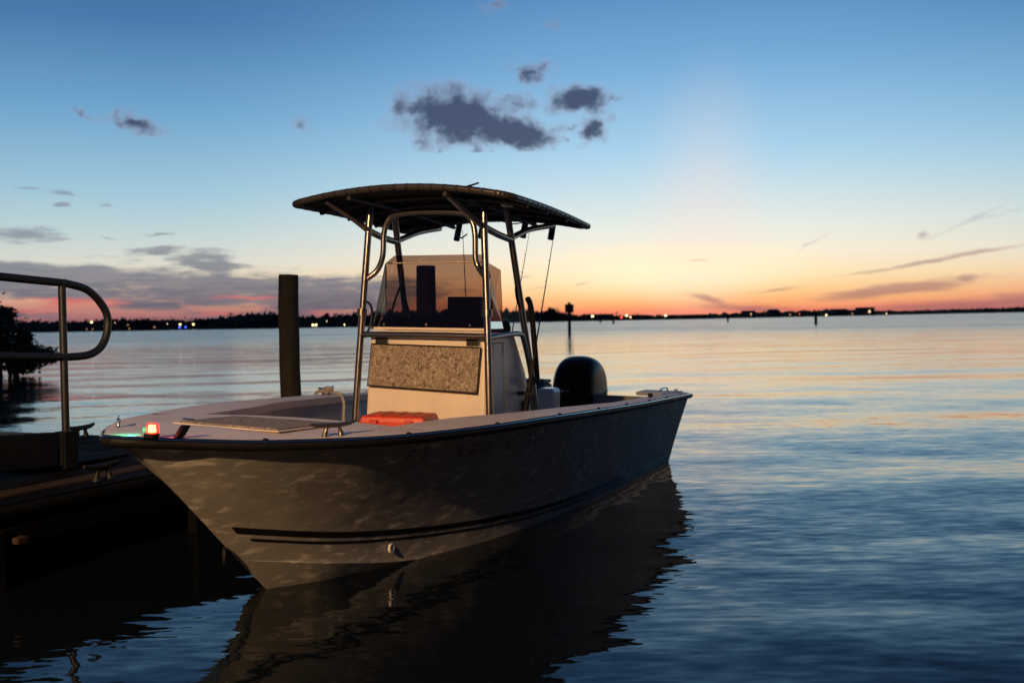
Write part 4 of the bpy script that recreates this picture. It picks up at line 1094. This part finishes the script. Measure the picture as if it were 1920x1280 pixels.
a = MB(); a.grid([[B(lerp(5.30, 5.72, k / 10), .2285 + .0012 - .0 * k, .575 + dz) for k in range(11)] for dz in (0, .006)]); a.build('pin_line', M['cowlgrey'], mo)
a = MB(); a.tube([B(5.505 + .392 * abs(cos(k / 32 * 2 * pi)) ** .53 * (1 if cos(k / 32 * 2 * pi) > 0 else -1), .2335 * abs(sin(k / 32 * 2 * pi)) ** .53 * (1 if sin(k / 32 * 2 * pi) > 0 else -1), .655) for k in range(32)], .004, 6, closed=True); a.build('cowl_seam', M['cowlgrey'], mo)
# cowl print: pale flash near the front, dim lettering strokes low on the side
for k, (u, z, w, h) in enumerate([(5.155, .695, .012, .012), (5.152, .688, .012, .016), (5.150, .69, .010, .010)]):
    a = MB(); a.box(B(5.128, -.12 + k * .055, z), (.006, w * 1.6, h * .7)); a.build('decal', M['cowlwhite'], mo, smooth=False, bevel=.002)
for k in range(6):
    a = MB(); u0 = 5.32 + k * .06
    for (p0, p1) in glyphs[(k * 2 + 1) % 6]:
        a.tube([B(u0 + p0[0] * .05, .229, .60 + p0[1] * .05), B(u0 + p1[0] * .05, .229, .60 + p1[1] * .05)], .005, 6)
    a.build('letter', M['cowlgrey'], mo)

# ------------------------------------------------------------------ loose things in the boat
def boat_thing(name, label, cat, group=None):
    o = tag(make_boat_root(name), label, cat, group); return o
def base_at(root, p):
    """move an empty to a base point given in boat axes"""
    root.matrix_world = root.matrix_world @ Matrix.Translation(p)
case = boat_thing('dry_case', 'bright orange plastic dry case lying in front of the console', 'case'); base_at(case, B(1.44, .02, .631))
case.matrix_world = case.matrix_world @ Matrix.Rotation(radians(10), 4, 'Z')
a = MB(); a.box((0, 0, .055), (.165, .228, .055)); a.build('tray', M['orange'], case, smooth=False, bevel=.02, bseg=3)
a = MB(); a.box((0, 0, .140), (.165, .228, .026), taper=.93); a.build('lid', M['orange'], case, smooth=False, bevel=.014, bseg=3)
a = MB(); a.box((0, 0, .1125), (.176, .240, .010)); a.build('rim', M['orange'], case, smooth=False, bevel=.006)
for y in (-.12, .12):
    a = MB(); a.box((-.178, y, .105), (.010, .028, .038)); a.build('latch', M['orangedark'], case, smooth=False, bevel=.005)
a = MB(); a.tube(spline([(-.178, -.055, .075), (-.20, -.05, .065), (-.20, .05, .065), (-.178, .055, .075)], 4), .009, 8); a.build('handle', M['orangedark'], case)
for y in (-.1, 0, .1):
    a = MB(); a.box((0, y, .1675), (.13, .022, .003)); a.build('lid_rib', M['orange'], case, smooth=False, bevel=.003)

def rod(p0, p1, label, reel=True, thick=1.0):
    root = boat_thing('fishing_rod', label, 'fishing rod', 'fishing rods standing in the boat'); base_at(root, p0)
    d = p1 - p0; L = d.length; n = d.normalized(); grip = n * min(.42, L * .36)
    a = MB(); a.tube([Vector((0, 0, 0)), grip * .45, grip * .55, grip], [.013 * thick, .013 * thick, .010 * thick, .012 * thick], 8); a.build('grip', M['cork'], root)
    a = MB(); bow_ = Vector((.0, 0, 0)); a.tube([grip, grip.lerp(d, .4), grip.lerp(d, .75), d], [.0065 * thick, .005 * thick, .0035 * thick, .002 * thick], 7); a.build('blank', M['rod'], root)
    for k in range(6):
        f = .12 + .16 * k; c_ = grip.lerp(d, f); rr = .013 - .0015 * k; pts = []
        for j in range(10):
            q_ = 2 * pi * j / 10; pts.append(c_ + Vector((-.012 - rr + rr * cos(q_), rr * sin(q_), 0)))
        a = MB(); a.tube(pts, .0018, 5, closed=True); a.build('line_guide', M['steel'], root)
    if reel:
        c_ = grip * .62 + Vector((.04, -.0, 0))
        a = MB(); a.lathe([(.022, -.028), (.030, -.022), (.024, 0), (.030, .022), (.022, .028)], c_, 'z', 12); a.tube([grip * .62, c_], .007, 6); a.tube([c_, c_ + Vector((.02, -.05, 0)), c_ + Vector((.055, -.055, 0))], .005, 6)
        a.lathe([(.010, -.010), (.014, 0), (.010, .010)], c_ + Vector((.06, -.056, 0)), 'z', 8); a.build('reel', M['black'], root)
rod(B(2.37, .545, .74), B(3.09, .50, 2.13), 'dark fishing rod nearest the gunwale leaning aft beside the rear tower leg')
rod(B(3.16, .03, .86), B(3.82, 0, 2.21), 'thin pale fishing rod behind the rear tower leg', False, .8)
rod(B(3.02, -.2, .87), B(2.86, -.2, 2.13), 'upright fishing rod seen through the windshield above the chartplotter', False, .9)

line = boat_thing('dock_line', 'pale mooring rope hanging over the far gunwale in front of the console', 'rope'); base_at(line, B(2.2, -1.0, .80))
o0 = B(2.2, -1.0, .80)
pts = [B(2.14, -1.05, .850), B(2.20, -1.01, .848), B(2.245, -.955, .832), B(2.24, -.915, .77), B(2.20, -.89, .68), B(2.19, -.88, .58), B(2.20, -.86, .40), B(2.15, -.80, .31), B(2.0, -.72, .305), B(1.85, -.78, .305)]
a = MB(); a.tube([p - o0 for p in spline(pts, 7)], .0125, 10); a.build('rope', M['rope'], line)
a = MB()
for k in range(5):
    q_ = k * .55; a.tube([p - o0 for p in spline([B(2.13 + .02 * k, -1.10, .842 + .004 * k), B(2.10 + .03 * k, -1.05, .862 + .005 * k), B(2.16 + .02 * k, -1.01, .846 + .004 * k)], 5)], .012, 8)
a.build('cleat_hitch', M['rope'], line)
